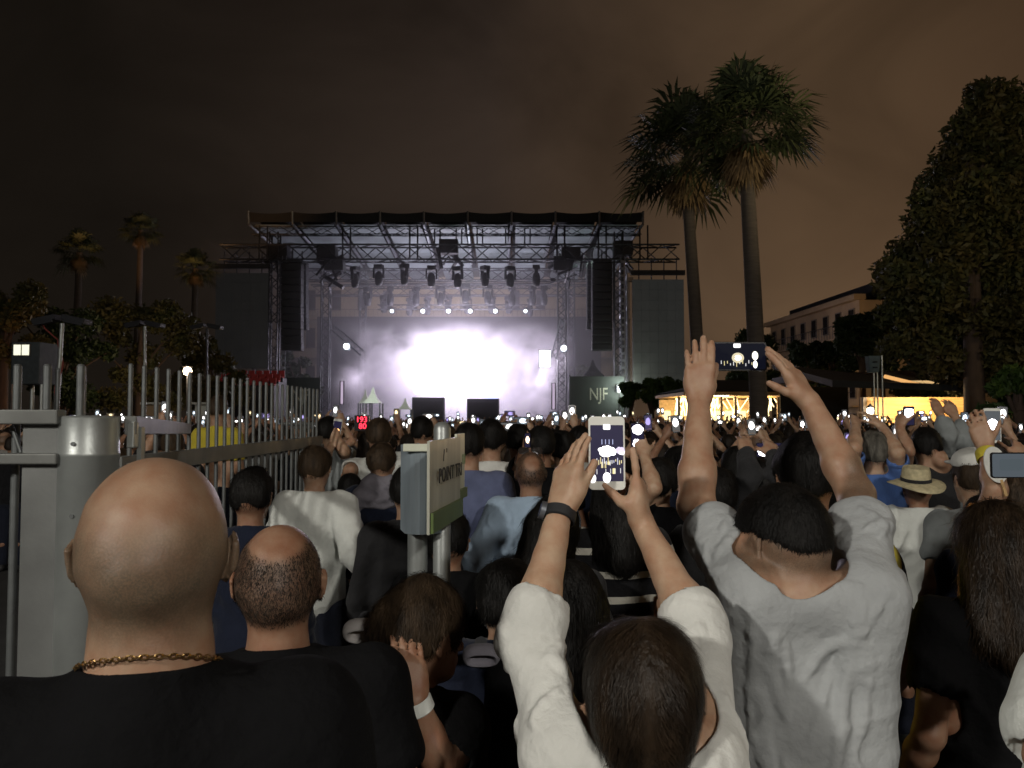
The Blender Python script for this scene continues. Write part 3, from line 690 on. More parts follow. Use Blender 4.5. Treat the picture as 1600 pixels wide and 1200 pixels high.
# line arrays
for px, lab, tilt in ((455, 'tall black hanging speaker column at the left side of the stage', 1), (470, 'narrow black speaker column tucked behind the left main column', 0), (941, 'tall black hanging speaker column at the right side of the stage', 1), (926, 'narrow black speaker column tucked behind the right main column', 0)):
    main = tilt == 1; Yc = YS - .9 if main else YS + .6
    X = sx_(px, Yc); Z1 = sz_(412 if main else 414, Yc); Z0 = sz_(548 if main else 515, Yc)
    t = empty('speaker_array', (X, Yc, Z0)); tag(t, lab, 'speaker', None)
    n = 12; hh = (Z1 - Z0) / n
    for i in range(n):
        b = MB(); q = 1 - i / n; b.box((0, .25 * q * q, (i + .5) * hh), (1.25 if main else .7, .7, hh * .94)); b.box((0, -.37 + .25 * q * q, (i + .5) * hh), (1.1 if main else .6, .03, hh * .7))
        b.build('speaker_cabinet', M['black_box'], t, bevel=.02)
    b = MB(); b.box((0, .1, Z1 - Z0 + .12), (1.2 if main else .6, .9, .12)); b.tube((0, 0, Z1 - Z0 + .1), (0, 0, Z1 - Z0 + .9), .04); b.build('fly_frame', M['truss'], t)
# moving head lamps (unlit) hanging in rows
proto = empty('moving_head_lamp', (0, 0, 0))
b = MB(); b.box((0, 0, -.12), (.42, .34, .2)); b.build('base', M['black_box'], proto, bevel=.02)
b = MB(); b.box((-.24, 0, -.42), (.07, .16, .5)); b.box((.24, 0, -.42), (.07, .16, .5)); b.box((0, 0, -.21), (.5, .18, .06)); b.build('yoke', M['black_box'], proto, bevel=.01)
b = MB(); b.lathe((0, 0, -1.02), [(.10, 0), (.16, .06), (.19, .25), (.19, .45), (.14, .62), (.06, .68)], 14); b.build('lamp_body', M['black_box'], proto, True)
rows = [(420, 50.3, [555, 592, 632, 674, 715, 758, 797, 838]), (452, 56, [575, 610, 650, 688, 727, 762, 800, 832, 850]), (470, 60.5, [600, 640, 668, 700, 730, 768, 795, 828])]
k = 0
for py, Y, pxs in rows:
    for px in pxs:
        o = proto if k == 0 else copy_tree(proto); k += 1
        p = at(px, py - 6 + random.uniform(-3, 3), Y); o.location = p; o.scale = (1.35,) * 3; o.rotation_euler = (0, 0, random.uniform(0, 3))
        nn_ = pxs.index(px); wd_ = ['leftmost', 'second', 'third', 'fourth', 'fifth', 'sixth', 'seventh', 'eighth', 'ninth'][nn_] if nn_ < len(pxs) - 1 else 'rightmost'
        tag(o, wd_ + ' dark stage lamp from the left hanging in the ' + {420: 'front', 452: 'middle', 470: 'rear'}[py] + ' row above the stage' if nn_ and nn_ < len(pxs) - 1 else wd_ + ' dark stage lamp hanging in the ' + {420: 'front', 452: 'middle', 470: 'rear'}[py] + ' row above the stage', 'stage lamp', 'stage lamps hanging in the ' + {420: 'front', 452: 'middle', 470: 'rear'}[py] + ' row')
# six lit spots
for i, px in enumerate((613, 661, 701, 735, 774, 821)):
    p = at(px, 488, 58.5); t = empty('spot_lamp', p)
    tag(t, ['first', 'second', 'third', 'fourth', 'fifth', 'sixth'][i] + ' from the left of six small white lamps glowing in a row above the smoke', 'spotlight', 'small white lamps in a row')
    b = MB(); b.lathe((0, 0, -.05), [(.10, -.1), (.2, 0), (.22, .25), (.1, .42)], 12); b.build('housing', M['black_box'], t, True)
    b = MB(); b.lathe((0, -.24, .06), [(.02, -.14), (.13, -.08), (.145, 0), (.13, .08), (.02, .14)], 12); b.build('bulb', glow('white_bulb', (.85, .92, 1), 3 if i in (0, 5) else 9), t, True)
b = MB(); pa, pc = at(590, 480, 58.8), at(845, 480, 58.8); b.truss(pa, pc, .35, .5, .03)
lt = b.build('lighting_bar', M['truss']); tag(lt, 'horizontal lamp bar above the smoke carrying six small white lamps', 'truss')
b = MB(); pa, pc = at(560, 447, 56.2), at(860, 447, 56.2); b.truss(pa, pc, .35, .5, .03)
lt = b.build('lighting_bar', M['truss']); tag(lt, 'dark lamp bar crossing the middle of the stage roof', 'truss')
# stage risers / performers
for px0, px1, py0, py1, lab in ((645, 695, 621, 650, 'dark boxy riser at the stage front below the glowing smoke with a performer behind'), (730, 780, 623, 652, 'dark boxy riser at the stage front with a thin blue light along its top')):
    Y = 50.6; X0, X1, Z1 = sx_(px0, Y), sx_(px1, Y), sz_(py0, Y)
    t = empty('stage_riser', ((X0 + X1) / 2, Y, 1.5)); tag(t, lab, 'riser')
    b = MB(); b.box((0, 0, (Z1 - 1.5) / 2), (X1 - X0, .8, Z1 - 1.5)); b.build('box', M['black_box'], t, bevel=.03)
    b = MB(); b.box((0, -.42, (Z1 - 1.5) * .5), ((X1 - X0) * .9, .03, (Z1 - 1.5) * .7)); b.build('front_panel', M['dark_roof'], t, bevel=.01)
    if px0 == 730: b = MB(); b.box((.55, -.3, Z1 - 1.48), (.7, .05, .03)); b.build('led_strip', glow('blue_led', (.2, .25, 1), 4), t)
# smoke volume + hidden stage lamps
sm_lo = at(500, 640, 52.0); sm_hi = at(905, 470, 52.0)
b = MB(); b.box(((sm_lo[0] + sm_hi[0]) / 2, 56.5, 5.0), (sm_hi[0] - sm_lo[0], 9.0, 7.6))
vm_ = bpy.data.materials.new('stage_smoke'); vm_.use_nodes = True; t_ = vm_.node_tree; N = t_.nodes; L_ = t_.links; N.clear()
o_ = N.new('ShaderNodeOutputMaterial'); pv = N.new('ShaderNodeVolumePrincipled'); pv.inputs['Color'].default_value = (.93, .89, .97, 1); pv.inputs['Anisotropy'].default_value = .35
co_ = N.new('ShaderNodeTexCoord'); nz = N.new('ShaderNodeTexNoise'); nz.inputs['Scale'].default_value = .42; nz.inputs['Detail'].default_value = 5; nz.inputs['Roughness'].default_value = .58; nz.inputs['Distortion'].default_value = .5
L_.new(co_.outputs['Object'], nz.inputs['Vector'])
rp = N.new('ShaderNodeMapRange'); rp.inputs['From Min'].default_value = .44; rp.inputs['From Max'].default_value = .70; rp.inputs['To Max'].default_value = 1.2; L_.new(nz.outputs['Fac'], rp.inputs['Value'])
# fade toward the top and sides
sp_ = N.new('ShaderNodeSeparateXYZ'); L_.new(co_.outputs['Generated'], sp_.inputs[0])
fz = N.new('ShaderNodeMapRange'); fz.inputs['From Min'].default_value = .35; fz.inputs['From Max'].default_value = .95; fz.inputs['To Min'].default_value = 1; fz.inputs['To Max'].default_value = 0; L_.new(sp_.outputs['Z'], fz.inputs['Value'])
sxm = N.new('ShaderNodeMath'); sxm.operation = 'PINGPONG'; sxm.inputs[1].default_value = .5; L_.new(sp_.outputs['X'], sxm.inputs[0])
fx = N.new('ShaderNodeMapRange'); fx.inputs['From Min'].default_value = 0; fx.inputs['From Max'].default_value = .16; L_.new(sxm.outputs[0], fx.inputs['Value'])
m1 = N.new('ShaderNodeMath'); m1.operation = 'MULTIPLY'; L_.new(rp.outputs[0], m1.inputs[0]); L_.new(fz.outputs[0], m1.inputs[1])
m2 = N.new('ShaderNodeMath'); m2.operation = 'MULTIPLY'; L_.new(m1.outputs[0], m2.inputs[0]); L_.new(fx.outputs[0], m2.inputs[1])
L_.new(m2.outputs[0], pv.inputs['Density']); L_.new(pv.outputs[0], o_.inputs['Volume'])
so = b.build('smoke', vm_); tag(so, kind='stuff')
hz_ = bpy.data.materials.new('thin_haze'); hz_.use_nodes = True; th_ = hz_.node_tree; th_.nodes.clear(); oh_ = th_.nodes.new('ShaderNodeOutputMaterial'); ph_ = th_.nodes.new('ShaderNodeVolumePrincipled'); ph_.inputs['Density'].default_value = .019; ph_.inputs['Anisotropy'].default_value = .3; ph_.inputs['Color'].default_value = (.92, .90, .98, 1); th_.links.new(ph_.outputs[0], oh_.inputs['Volume'])
hl, hh_ = sx_(330), sx_(985); b = MB(); b.box(((hl + hh_) / 2, 55.5, 7.2), (hh_ - hl, 15.5, 11.2)); tag(b.build('haze', hz_), kind='stuff')
# row of bright blinders at the back of the stage, pointing out through the smoke
bl = empty('blinder_wall', (sx_(712, 60), 60.2, 1.5)); tag(bl, 'wall of blinding white stage lights glaring through smoke at mid stage', 'stage lights')
b = MB(); wX = sx_(785, 60) - sx_(650, 60); b.box((0, .25, 3.5), (wX, .2, 3.0)); b.build('frame', M['black_box'], bl)
for i in range(9):
    for j in range(3):
        b = MB(); b.lathe((0, 0, 0), [(.30, 0), (.32, .12), (.2, .2)], 12)
        o = b.build('blinder', glow('blinder_glow', (.97, .94, 1), 22) if (i == 0 and j == 0) else bpy.data.materials['blinder_glow'], bl, True)
        o.location = ((i - 4) * wX / 9, .1, 2.35 + j * 1.15); o.rotation_euler = (R(90), 0, 0)
for X, Y, Z, P in ((sx_(690), 55.2, 5.8, 1350), (sx_(722), 55.2, 5.5, 1450), (sx_(752), 55.4, 5.2, 700), (sx_(664), 55.4, 5.0, 550), (sx_(852), 56, 5.8, 420), (sx_(845), 56, 4.4, 160), (sx_(672), 55.4, 6.7, 500), (sx_(530), 55, 4.4, 120)):
    light('POINT', (X + 4.3 - (0), Y - YS, Z), P, (.93, .84, 1), .5, stage, name='stage_light')
# lit side screen at right of smoke
t = empty('side_light_panel', (sx_(853), 51.6, sz_(571))); tag(t, 'small rectangular panel glowing white at the right edge of the smoke', 'light panel')
b = MB(); b.box((0, .08, .55), (.8, .12, 1.2)); b.build('housing', M['black_box'], t)
b = MB(); b.box((0, 0, .55), (.72, .03, 1.1), taper=1); b.build('light_face', glow('panel_glow', (.95, .97, 1), 4), t)
for px, py, lab in ((881, 544, 'white lamp shining on the scaffold tower right of the smoke'), (541, 541, 'white lamp shining on the scaffold left of the smoke'), (969, 607, 'bright white work light beside the banner at the right end of the stage'), (498, 664, 'x'), (538, 616, 'x2')):
    if lab[0] == 'x' : continue
    p = at(px, py, 49); t = empty('work_lamp', p); tag(t, lab, 'lamp')
    b = MB(); b.lathe((0, 0, -.16), [(.02, 0), (.12, .04), (.17, .16), (.12, .28), (.02, .32)], 12); b.build('bulb', glow('work_bulb', (.9, .95, 1), 12), t, True)
    b = MB(); b.box((0, .2, 0), (.4, .12, .5)); b.build('reflector', M['alu'], t, bevel=.02)
    if px == 969: light('POINT', (.2, -.4, 0), 260, (.9, 1, .8), .15, t); b = MB(); b.tube((0, .2, -.3), (0, .2, -p[2]), .05); b.build('pole', M['truss'], t)
# white glowing striplights left/right lower
for px, py0, py1, lab in ((534, 595, 632, 'vertical strip of pale violet light at the left foot of the stage'), (865, 598, 640, 'thin vertical strip of pink light at the right foot of the stage')):
    Y = 51; p = at(px, py1, Y); q = at(px, py0, Y); t = empty('light_strip', p); tag(t, lab, 'light')
    b = MB(); b.box((0, .05, (q[2] - p[2]) / 2), (.3, .08, q[2] - p[2])); b.build('case', M['black_box'], t)
    b = MB(); b.box((0, 0, (q[2] - p[2]) / 2), (.16, .02, (q[2] - p[2]) * .95)); b.build('tube', glow('violet_tube', (.75, .6, .8), .7), t)
# slanted side trusses beside smoke
for (pa, pb, lab) in (((520, 512), (566, 552), 'slanting silver truss left of the smoke'), ((865, 560), (880, 500), 'slanting silver truss right of the smoke')):
    A_ = at(*pa, 51.2); B_ = at(*pb, 51.2); b = MB(); b.truss(A_, B_, .35, .4, .035); tag(b.build('slanted_truss', M['alu']), lab, 'truss')
# banners NJF
M['banner'] = mat('dark_banner', (.026, .034, .036), rough=.8, vs=1); M['banner_ink'] = mat('banner_ink', (.34, .34, .30), rough=.8)
for a, c, t0, t1, lab in ((890, 975, 588, 660, 'dark banner with a pale logo below the right speaker column'), (437, 500, 590, 660, 'dark banner with a pale logo below the left speaker column')):
    Y = 49.3; X0, X1, Z1, Z0 = sx_(a, Y), sx_(c, Y), sz_(t0, Y), sz_(t1, Y)
    t = empty('banner', ((X0 + X1) / 2, Y, Z0)); tag(t, lab, 'banner')
    b = MB(); b.box((0, 0, (Z1 - Z0) / 2), (X1 - X0, .06, Z1 - Z0)); b.build('cloth', M['banner'], t)
    tl = text_obj('logo', 'NJF', 1.1, M['banner_ink'], t, (.1, -.05, (Z1 - Z0) - 1.15), sx=.72)
    b = MB()
    for sg in (-1, 1): b = MB(); b.tube((sg * (X1 - X0) / 2, 0, -Z0), (sg * (X1 - X0) / 2, 0, Z1 - Z0 + .1), .05); b.build('post', M['truss'], t)
light('SPOT', (sx_(930) + 4.3, -4, 1.0), 14, (.9, 1, .85), .2, stage, rot=(R(110), 0, 0), spot=(50, .8), name='stage_light')
light('POINT', (sx_(730) + 4.3, 4, zt - 1.6), 45, (.75, .9, .85), .5, stage, name='stage_light')
light('POINT', (sx_(560) + 4.3, 3, zt - 1.6), 14, (.75, .9, .85), .5, stage, name='stage_light')
light('POINT', (sx_(910) + 4.3, 1, zt - .9), 30, (.75, 1, .88), .3, stage, name='stage_light')
# ------------------------------------------------------------------ pagoda tents
def tent(px, pyt, pyb, Y, wpx, m, lab):
    p = at(px, pyt, Y); zb = sz_(pyb, Y); w_ = wpx / F * Y / 2
    t = empty('pagoda_tent', (p[0], Y, 0)); tag(t, lab, 'tent')
    b = MB(); b.lathe((0, 0, 0), [(w_ * 1.41, zb), (w_ * .75, zb + (p[2] - zb) * .30), (w_ * .35, zb + (p[2] - zb) * .6), (.05, p[2])], 4); o = b.build('canopy', m, t); o.rotation_euler = (0, 0, R(45))
    b = MB(); [b.tube((sx * w_, sy * w_, 0), (sx * w_, sy * w_, zb), .05) for sx in (-1, 1) for sy in (-1, 1)]; b.build('leg', M['alu'], t)
M['tent_white'] = mat('white_canvas', (.75, .78, .72), rough=.8, var=.04); M['tent_black'] = mat('black_canvas', (.012, .013, .018), rough=.9)
tent(583, 605, 630, 47, 26, M['tent_white'], 'white peaked pagoda tent at the left foot of the stage')
tent(571, 609, 630, 49, 18, M['tent_white'], 'smaller white peaked tent just left of the bigger white tent')
tent(633, 622, 640, 47, 20, M['tent_white'], 'low white peaked tent between the bigger tent and the dark riser')
tent(926, 562, 588, 54, 34, M['tent_black'], 'black peaked tent above the banner right of the stage')
light('POINT', (sx_(585) + 4.3, -5.5, 3.2), 150, (.9, 1, .9), .2, stage, name='stage_light')
# ------------------------------------------------------------------ far facade behind the stage
def building(name, lab, x0, x1, Y0, Y1, z1, m, rows, cols, lit=(), cornice=True, zb=0, litm=None, wm=None):
    t = empty(name, (x0, Y0, zb)); tag(t, lab, 'building')
    d = np.array((x1 - x0, Y1 - Y0)); Lg = np.linalg.norm(d); ang = math.atan2(d[1], d[0]); t.rotation_euler = (0, 0, ang)
    H_ = z1 - zb; b = MB(); b.box((Lg / 2, 6, H_ / 2), (Lg, 12, H_)); b.build('wall', m, t)
    if cornice: b = MB(); b.box((Lg / 2, -.1, H_ + .2), (Lg + .6, .9, .4)); b.build('cornice', m, t); b = MB(); b.box((Lg / 2, 5.5, H_ + .9), (Lg - 2, 8, 1.1)); b.build('roof', M['dark_roof'], t)
    for i in range(cols):
        for j in range(rows):
            cx = (i + .5) * Lg / cols; cz = (j + .5) * H_ / rows; ww = Lg / cols * .42; hh = H_ / rows * .6
            f = MB(); f.box((cx, -.03, cz), (ww, .12, hh)); fo = f.build('window', M['winframe'], t)
            g_ = MB(); g_.box((cx, -.105, cz), (ww * .82, .04, hh * .88)); g_.build('pane', litm if (i, j) in lit else (wm or M['winglass']), fo)
    if rows > 1:
        b = MB()
        for j in range(1, rows): b.box((Lg / 2, -.35, j * H_ / rows - .05), (Lg, .7, .12))
        b.build('balcony_ledge', m, t)
        b = MB()
        for j in range(1, rows):
            b.tube((0, -.68, j * H_ / rows + 1), (Lg, -.68, j * H_ / rows + 1), .03, n=4)
            for q in range(int(Lg / .5)): b.tube((q * .5, -.68, j * H_ / rows), (q * .5, -.68, j * H_ / rows + 1), .018, n=4, cap=False)
        b.build('railing', M['truss'], t)
    return t
M['winframe'] = mat('window_frame', (.22, .18, .14)); M['winglass'] = mat('dark_glass', (.02, .02, .025), rough=.15); M['winlit'] = glow('lit_window', (1, .7, .35), 1.1); M['facade'] = mat('ochre_facade', (.50, .36, .22), rough=.9, vs=.4); M['facade_dim'] = mat('dim_facade', (.26, .22, .19), rough=.9, vs=.4)
building('apartment_building', 'wide pale building whose upper windows show through the stage scaffold', sx_(425, 85), sx_(985, 85), 85, 85, sz_(440, 85), M['facade_dim'], 4, 14)
q = light('AREA', (sx_(700, 80), 74, 16), 1300, (1, .8, .6), 8, rot=(R(75), 0, 0), name='facade_light'); q.parent = bpy.data.objects['apartment_building']; q.matrix_parent_inverse = bpy.data.objects['apartment_building'].matrix_world.inverted() if False else Matrix.Translation((-sx_(425, 85), -85, 0))
bb = building('apartment_building', 'ochre building with balconies lit from below behind the trees at right', at(1205, 600, 76)[0], at(1345, 600, 58)[0], 76, 58, sz_(480, 62), M['facade'], 4, 8)
light('POINT', (at(1300, 600, 55)[0], 51, 5), 420, (1, .66, .34), .4, name='facade_light').parent = None
# ------------------------------------------------------------------ trees
def leaves(name, blobs, n, size, m, parent, seed=0, droop=0, hollow=.55):
    r_ = np.random.default_rng(seed); V = []; w = np.array([b_[1][0] * b_[1][1] * b_[1][2] for b_ in blobs]) ** .67; w /= w.sum(); ids = r_.choice(len(blobs), n, p=w)
    C = np.array([b_[0] for b_ in blobs])[ids]; Rd = np.array([b_[1] for b_ in blobs])[ids]
    u = r_.normal(size=(n, 3)); u /= np.linalg.norm(u, axis=1)[:, None]; rr = (hollow + (1.22 - hollow) * r_.uniform(0, 1, n) ** 1.3)[:, None]
    P = C + u * Rd * rr
    d1 = r_.normal(size=(n, 3)); d1[:, 2] -= droop; d1 /= np.linalg.norm(d1, axis=1)[:, None]; d2 = np.cross(d1, r_.normal(size=(n, 3))); d2 /= np.linalg.norm(d2, axis=1)[:, None]
    s_ = (size * r_.uniform(.6, 1.4, n))[:, None]; d1 = d1 * s_; d2 = d2 * s_ * .42
    VV = np.concatenate([P - d1, P + d2, P + d1, P - d2]); a_ = np.arange(n)
    return np_mesh(name, VV, [np.stack([a_, a_ + n, a_ + 2 * n, a_ + 3 * n], 1)], m, smooth=False, parent=parent)
def leafmat(n, c, c2): return mat(n, c, rough=.6, vs=1.2, col2=c2, spec=.3)
M['leaf_dark'] = leafmat('dark_foliage', (.035, .055, .015), (.016, .030, .010)); M['leaf_mid'] = leafmat('green_foliage', (.06, .11, .02), (.025, .05, .012)); M['bark'] = mat('bark', (.09, .06, .045), rough=.9, bump=.6, bs=14, stretch=(1, 1, .3)); M['leaf_brown'] = leafmat('brown_green_foliage', (.11, .085, .03), (.05, .06, .02))
def tree(X, Y, h, blobs, n, size, lab, m='leaf_dark', trunk=.2, seed=0, lean=0, name='broadleaf_tree', th=None):
    t = empty(name, (X, Y, 0)); tag(t, lab, 'tree'); b = MB(); th = th or h * .55
    b.path([(0, 0, 0), (lean * .4, 0, th * .4), (lean, 0, th), (lean * 1.1, .1, h * .85)], [trunk * 1.2, trunk, trunk * .75, trunk * .2], 10)
    r_ = random.Random(seed)
    for q in range(10):
        c = blobs[q % len(blobs)][0]; z0 = min(th, c[2] - .3) * r_.uniform(.6, 1); b.path([(lean * z0 / th, 0, z0), ((lean * z0 / th + c[0]) / 2, c[1] / 2, (z0 + c[2]) / 2 + .2), tuple(c)], [trunk * .4, trunk * .28, trunk * .1], 6)
    b.build('trunk', M['bark'], t, True); leaves('crown', blobs, n, size, M[m], t, seed); return t
def rblobs(r_, n, c, sp, rad):
    return [(np.array(c) + np.array([r_.uniform(-1, 1) * sp[0], r_.uniform(-1, 1) * sp[1], r_.uniform(-1, 1) * sp[2]]), np.array((1, 1, .8)) * rad * r_.uniform(.6, 1.25)) for _ in range(n)]
# big tree at right, outline from its own lumps
Yt = 22; tX = at(1522, 600, Yt)[0]; bl_ = []
for px, py, rp in ((1555, 165, 38), (1520, 200, 34), (1580, 215, 42), (1500, 245, 36), (1545, 265, 48), (1470, 290, 34), (1515, 320, 50), (1590, 320, 46), (1455, 345, 32), (1420, 395, 30), (1475, 395, 44), (1540, 400, 50), (1405, 440, 30), (1450, 455, 42), (1400, 490, 26), (1430, 520, 36), (1490, 500, 34), (1600, 450, 50), (1385, 420, 18), (1460, 560, 34), (1395, 545, 22), (1570, 560, 40), (1610, 590, 34), (1530, 145, 20), (1440, 310, 16), (1640, 250, 50), (1650, 380, 60), (1630, 500, 50), (1600, 170, 24), (1560, 460, 40), (1500, 590, 30), (1540, 500, 36)):
    p = at(px, py, Yt + random.uniform(-1.2, 1.2)); r0 = rp / F * Yt; bl_.append((np.array((p[0] - tX, p[1] - Yt, p[2])), np.array((r0, r0 * 1.3, r0 * .85))))
tree(tX, Yt, 10.8, bl_, 52000, .105, 'tall dark tree with a high uneven crown at the right edge', 'leaf_brown', .26, 5, 0.0, th=8)
i = 0
for px, Y, pyt, rpx, lab, m in ((1345, 34, 470, 40, 'dark round tree between the ochre building and the tall right tree', 'leaf_dark'), (1268, 40, 520, 34, 'dark bushy tree below the ochre building balconies', 'leaf_dark'), (1018, 44, 575, 24, 'green tree lit by the work light right of the stage', 'leaf_mid'), (1050, 42, 585, 22, 'bright green small tree behind the raised left arm', 'leaf_mid'), (985, 47, 590, 16, 'lit green bush beside the white work light', 'leaf_mid'), (1180, 46, 515, 40, 'dark tree behind the raised phone', 'leaf_dark'), (1305, 38, 515, 30, 'dark leafy tree hiding the lower windows of the ochre building', 'leaf_dark'), (1375, 36, 455, 44, 'tall dark tree at the right end of the ochre building', 'leaf_dark'),
                                 (470, 54, 545, 30, 'olive tree behind the left banner', 'leaf_dark'), (900, 64, 545, 36, 'dim green tree behind the black peaked tent', 'leaf_dark'), (100, 30, 470, 70, 'broad dark tree behind the fence at far left', 'leaf_dark'), (220, 33, 465, 66, 'dark tree left of the warm street lamp', 'leaf_brown'), (330, 38, 500, 52, 'dark tree behind the red seats', 'leaf_brown'), (10, 26, 420, 55, 'dark tree cut by the left edge', 'leaf_brown'), (1440, 30, 560, 42, 'dark shrub above the lit wooden wall', 'leaf_dark'), (1510, 36, 480, 60, 'dark mass of tree behind the tall right tree trunk', 'leaf_dark'), (1610, 34, 470, 60, 'dark tree filling the gap at the right edge', 'leaf_dark'), (1590, 17, 560, 50, 'yellow green tree low at the right edge', 'leaf_mid')):
    p = at(px, pyt, Y); rr = rpx / F * Y; cz = max(rr * .9, p[2] - rr * .95); rg = random.Random(i)
    bls = rblobs(rg, 16, (0, 0, cz * .85), (rr * .75, rr * .6, min(cz * .75, rr * 1.1)), rr * .36)
    tree(p[0], Y, p[2], bls, 8000, .10 * max(1, Y / 30), lab, m, .16, 20 + i, th=max(1.2, cz * .8)); i += 1
def fan_palm(X, Y, zc, rad, lean, lab, seed, tr=.22, nl=46, skirt=70, dark='palm_green', sk='palm_skirt', cd=(0, 0)):
    t = empty('fan_palm', (X, Y, 0)); tag(t, lab, 'palm tree'); r_ = np.random.default_rng(seed)
    b = MB(); pts = [(0, 0, 0), (lean * .15, 0, zc * .25), (lean * .5, 0, zc * .55), (lean * .85, 0, zc * .8), (lean, 0, zc)]; b.path(pts, [tr * 1.25, tr * 1.08, tr, tr * .9, tr * .8], 14); b.build('trunk', M['palm_bark'], t, True)
    for nm, cnt, mm in (('crown', nl, dark), ('dead_frond_skirt', skirt, sk)):
        V = []; Q = []; T = []
        for i in range(cnt):
            az = i * 2.39996 + r_.uniform(-.3, .3)
            if nm == 'crown': el = R(np.interp((i + .5) / cnt, [0, .25, .6, 1], [82, 45, 5, -38])) + r_.normal(0, .12); pe = rad * r_.uniform(.42, .62); fl = rad * r_.uniform(.48, .66); org = (lean, 0, zc)
            else: el = R(r_.uniform(-86, -50)); pe = rad * r_.uniform(.08, .26); fl = rad * r_.uniform(.3, .52); org = (lean, 0, zc - r_.uniform(0, rad * .25))
            d = np.array((math.cos(az) * math.cos(el), math.sin(az) * math.cos(el), math.sin(el))); sd = nrm(np.cross(d, (0, 0, 1)) + 1e-4); up = np.cross(sd, d)
            base = np.array(org) + d * pe + np.array((0, 0, -.03 * pe)); k0 = len(V)
            V += [np.array(org) - sd * .018, np.array(org) + sd * .018, base + sd * .014, base - sd * .014]; Q.append((k0, k0 + 1, k0 + 2, k0 + 3))
            nsg = 22 if nm == 'crown' else 12; spr = 1.95 if nm == 'crown' else .7
            for j in range(nsg):
                th = (j / (nsg - 1) - .5) * 2 * spr; ln = fl * (1 - .22 * abs(th) / spr) * r_.uniform(.9, 1.05)
                dj = d * math.cos(th) + sd * math.sin(th) + up * (.18 if j % 2 else .05); mid = base + dj * ln * .55
                tip = base + dj * ln * .92 + np.array((0, 0, -ln * (.30 if nm == 'crown' else .2))) * r_.uniform(.6, 1.3)
                pw = np.cross(dj, up); pw = nrm(pw) * (.030 if nm == 'crown' else .022) * rad / 1.5; k0 = len(V)
                V += [base, mid - pw, tip, mid + pw]; Q.append((k0, k0 + 1, k0 + 2, k0 + 3))
        np_mesh(nm, V, [Q], M[mm], smooth=False, parent=t)
M['palm_bark'] = mat('palm_bark', (.085, .07, .06), rough=.95, bump=.8, bs=20, stretch=(.5, .5, 5), vs=6)
M['palm_green'] = leafmat('palm_green', (.065, .080, .034), (.03, .042, .02)); M['palm_skirt'] = leafmat('palm_skirt', (.32, .22, .12), (.12, .085, .045))
p = at(1188, 640, 20); fan_palm(p[0], 20, float(at(1180, 205, 20)[2]), 2.0, float(at(1170, 600, 20)[0] - p[0]), 'tall fan palm on the right of the pair, straight trunk crossing the lit pavilion', 3, .205, 62, 80)
p = at(1097, 640, 24); fan_palm(p[0], 24, float(at(1080, 245, 24)[2]), 2.35, float(at(1076, 600, 24)[0] - p[0]), 'fan palm on the left of the pair with a slightly leaning trunk', 9, .19, 60, 66)
light('SPOT', (13.5, 12, 4.5), 2100, (1, .82, .5), .3, rot=(R(122), 0, R(40)), spot=(60, .8), name='palm_uplight')  # unseen spot added to brighten the pair of fan palms
for i, (px, pyc, Y, lab) in enumerate(((113, 395, 42, 'dim orange lit palm at far left above the fence'), (210, 360, 50, 'tallest of the dim palms behind the fence'), (297, 420, 46, 'dim palm with a rusty skirt left of the stage'), (395, 498, 60, 'small dim palm next to the left screen'))):
    p = at(px, 640, Y); fan_palm(p[0], Y, float(at(px, pyc, Y)[2]), 1.45, .2, lab, 30 + i, .2, 30, 60)
for px_, Y_, P_ in ((110, 37, 2000), (210, 45, 1700), (300, 41, 2400)): light('SPOT', (at(px_, 600, Y_)[0], Y_ - 1, 4.2), P_, (1, .50, .20), .2, rot=(R(152), 0, 0), spot=(50, .7), name='palm_uplight')
tl_ = empty('street_lamp', (15.5, 12.5, 0)); tag(tl_, 'added unseen lamp beyond the right edge brightening the tall tree', 'street lamp')  # unseen lamp added to brighten the tall right tree
b = MB(); b.tube((0, 0, 0), (0, 0, 4), .07, .05, 12); b.build('pole', M['truss'], tl_, True)
b = MB(); b.lathe((0, 0, 4), [(.05, 0), (.2, .1), (.22, .3), (.1, .45)], 14); b.build('globe', glow('added_lamp_globe', (1, .8, .5), 8), tl_, True)
light('POINT', (0, 0, 4.8), 260, (1, .80, .42), .2, tl_)
# ------------------------------------------------------------------ street lamps / poles at left
def post_lamp(px, py, Y, lab, col, es, P, r=.14, arm=0):
    p = at(px, py, Y); t = empty('lamp_post', (p[0], Y, 0)); tag(t, lab, 'street lamp')
    b = MB(); b.tube((arm, 0, 0), (arm, 0, p[2] + (.9 if arm else -.1)), .05, .035); 
    if arm: b.tube((arm, 0, p[2] + .9), (0, 0, p[2] + .9), .03); b.tube((0, 0, p[2] + .9), (0, 0, p[2] + .1), .015)
    b.build('pole', M['truss'], t, True)
    b = MB(); b.lathe((0, 0, p[2] - r), [(.02, 0), (r * .8, r * .3), (r, r), (r * .8, r * 1.7), (.02, r * 2)], 14); b.build('globe', glow('globe_' + str(px), col, es), t, True)
    b = MB(); b.lathe((0, 0, p[2] + r), [(r * 1.2, 0), (r * .4, .08), (.02, .12)], 12); b.build('cap', M['black_box'], t, True)
    if P: light('POINT', (0, -.3, p[2]), P, col, .12, t)
post_lamp(293, 580, 30, 'street lamp with a bright warm globe behind the bars of the fence', (1, .72, .45), 16, 160, .16)
post_lamp(70, 598, 24, 'small warm lamp hanging on a thin wire at far left', (1, .45, .18), 8, 40, .09, arm=-1.0)
post_lamp(349, 571, 44, 'small white lamp above the red seats', (1, .95, .9), 8, 0, .12)
post_lamp(1360, 642, 24.6, 'round white lamp in front of the lit wooden wall', (1, .93, .75), 8, 60, .11)
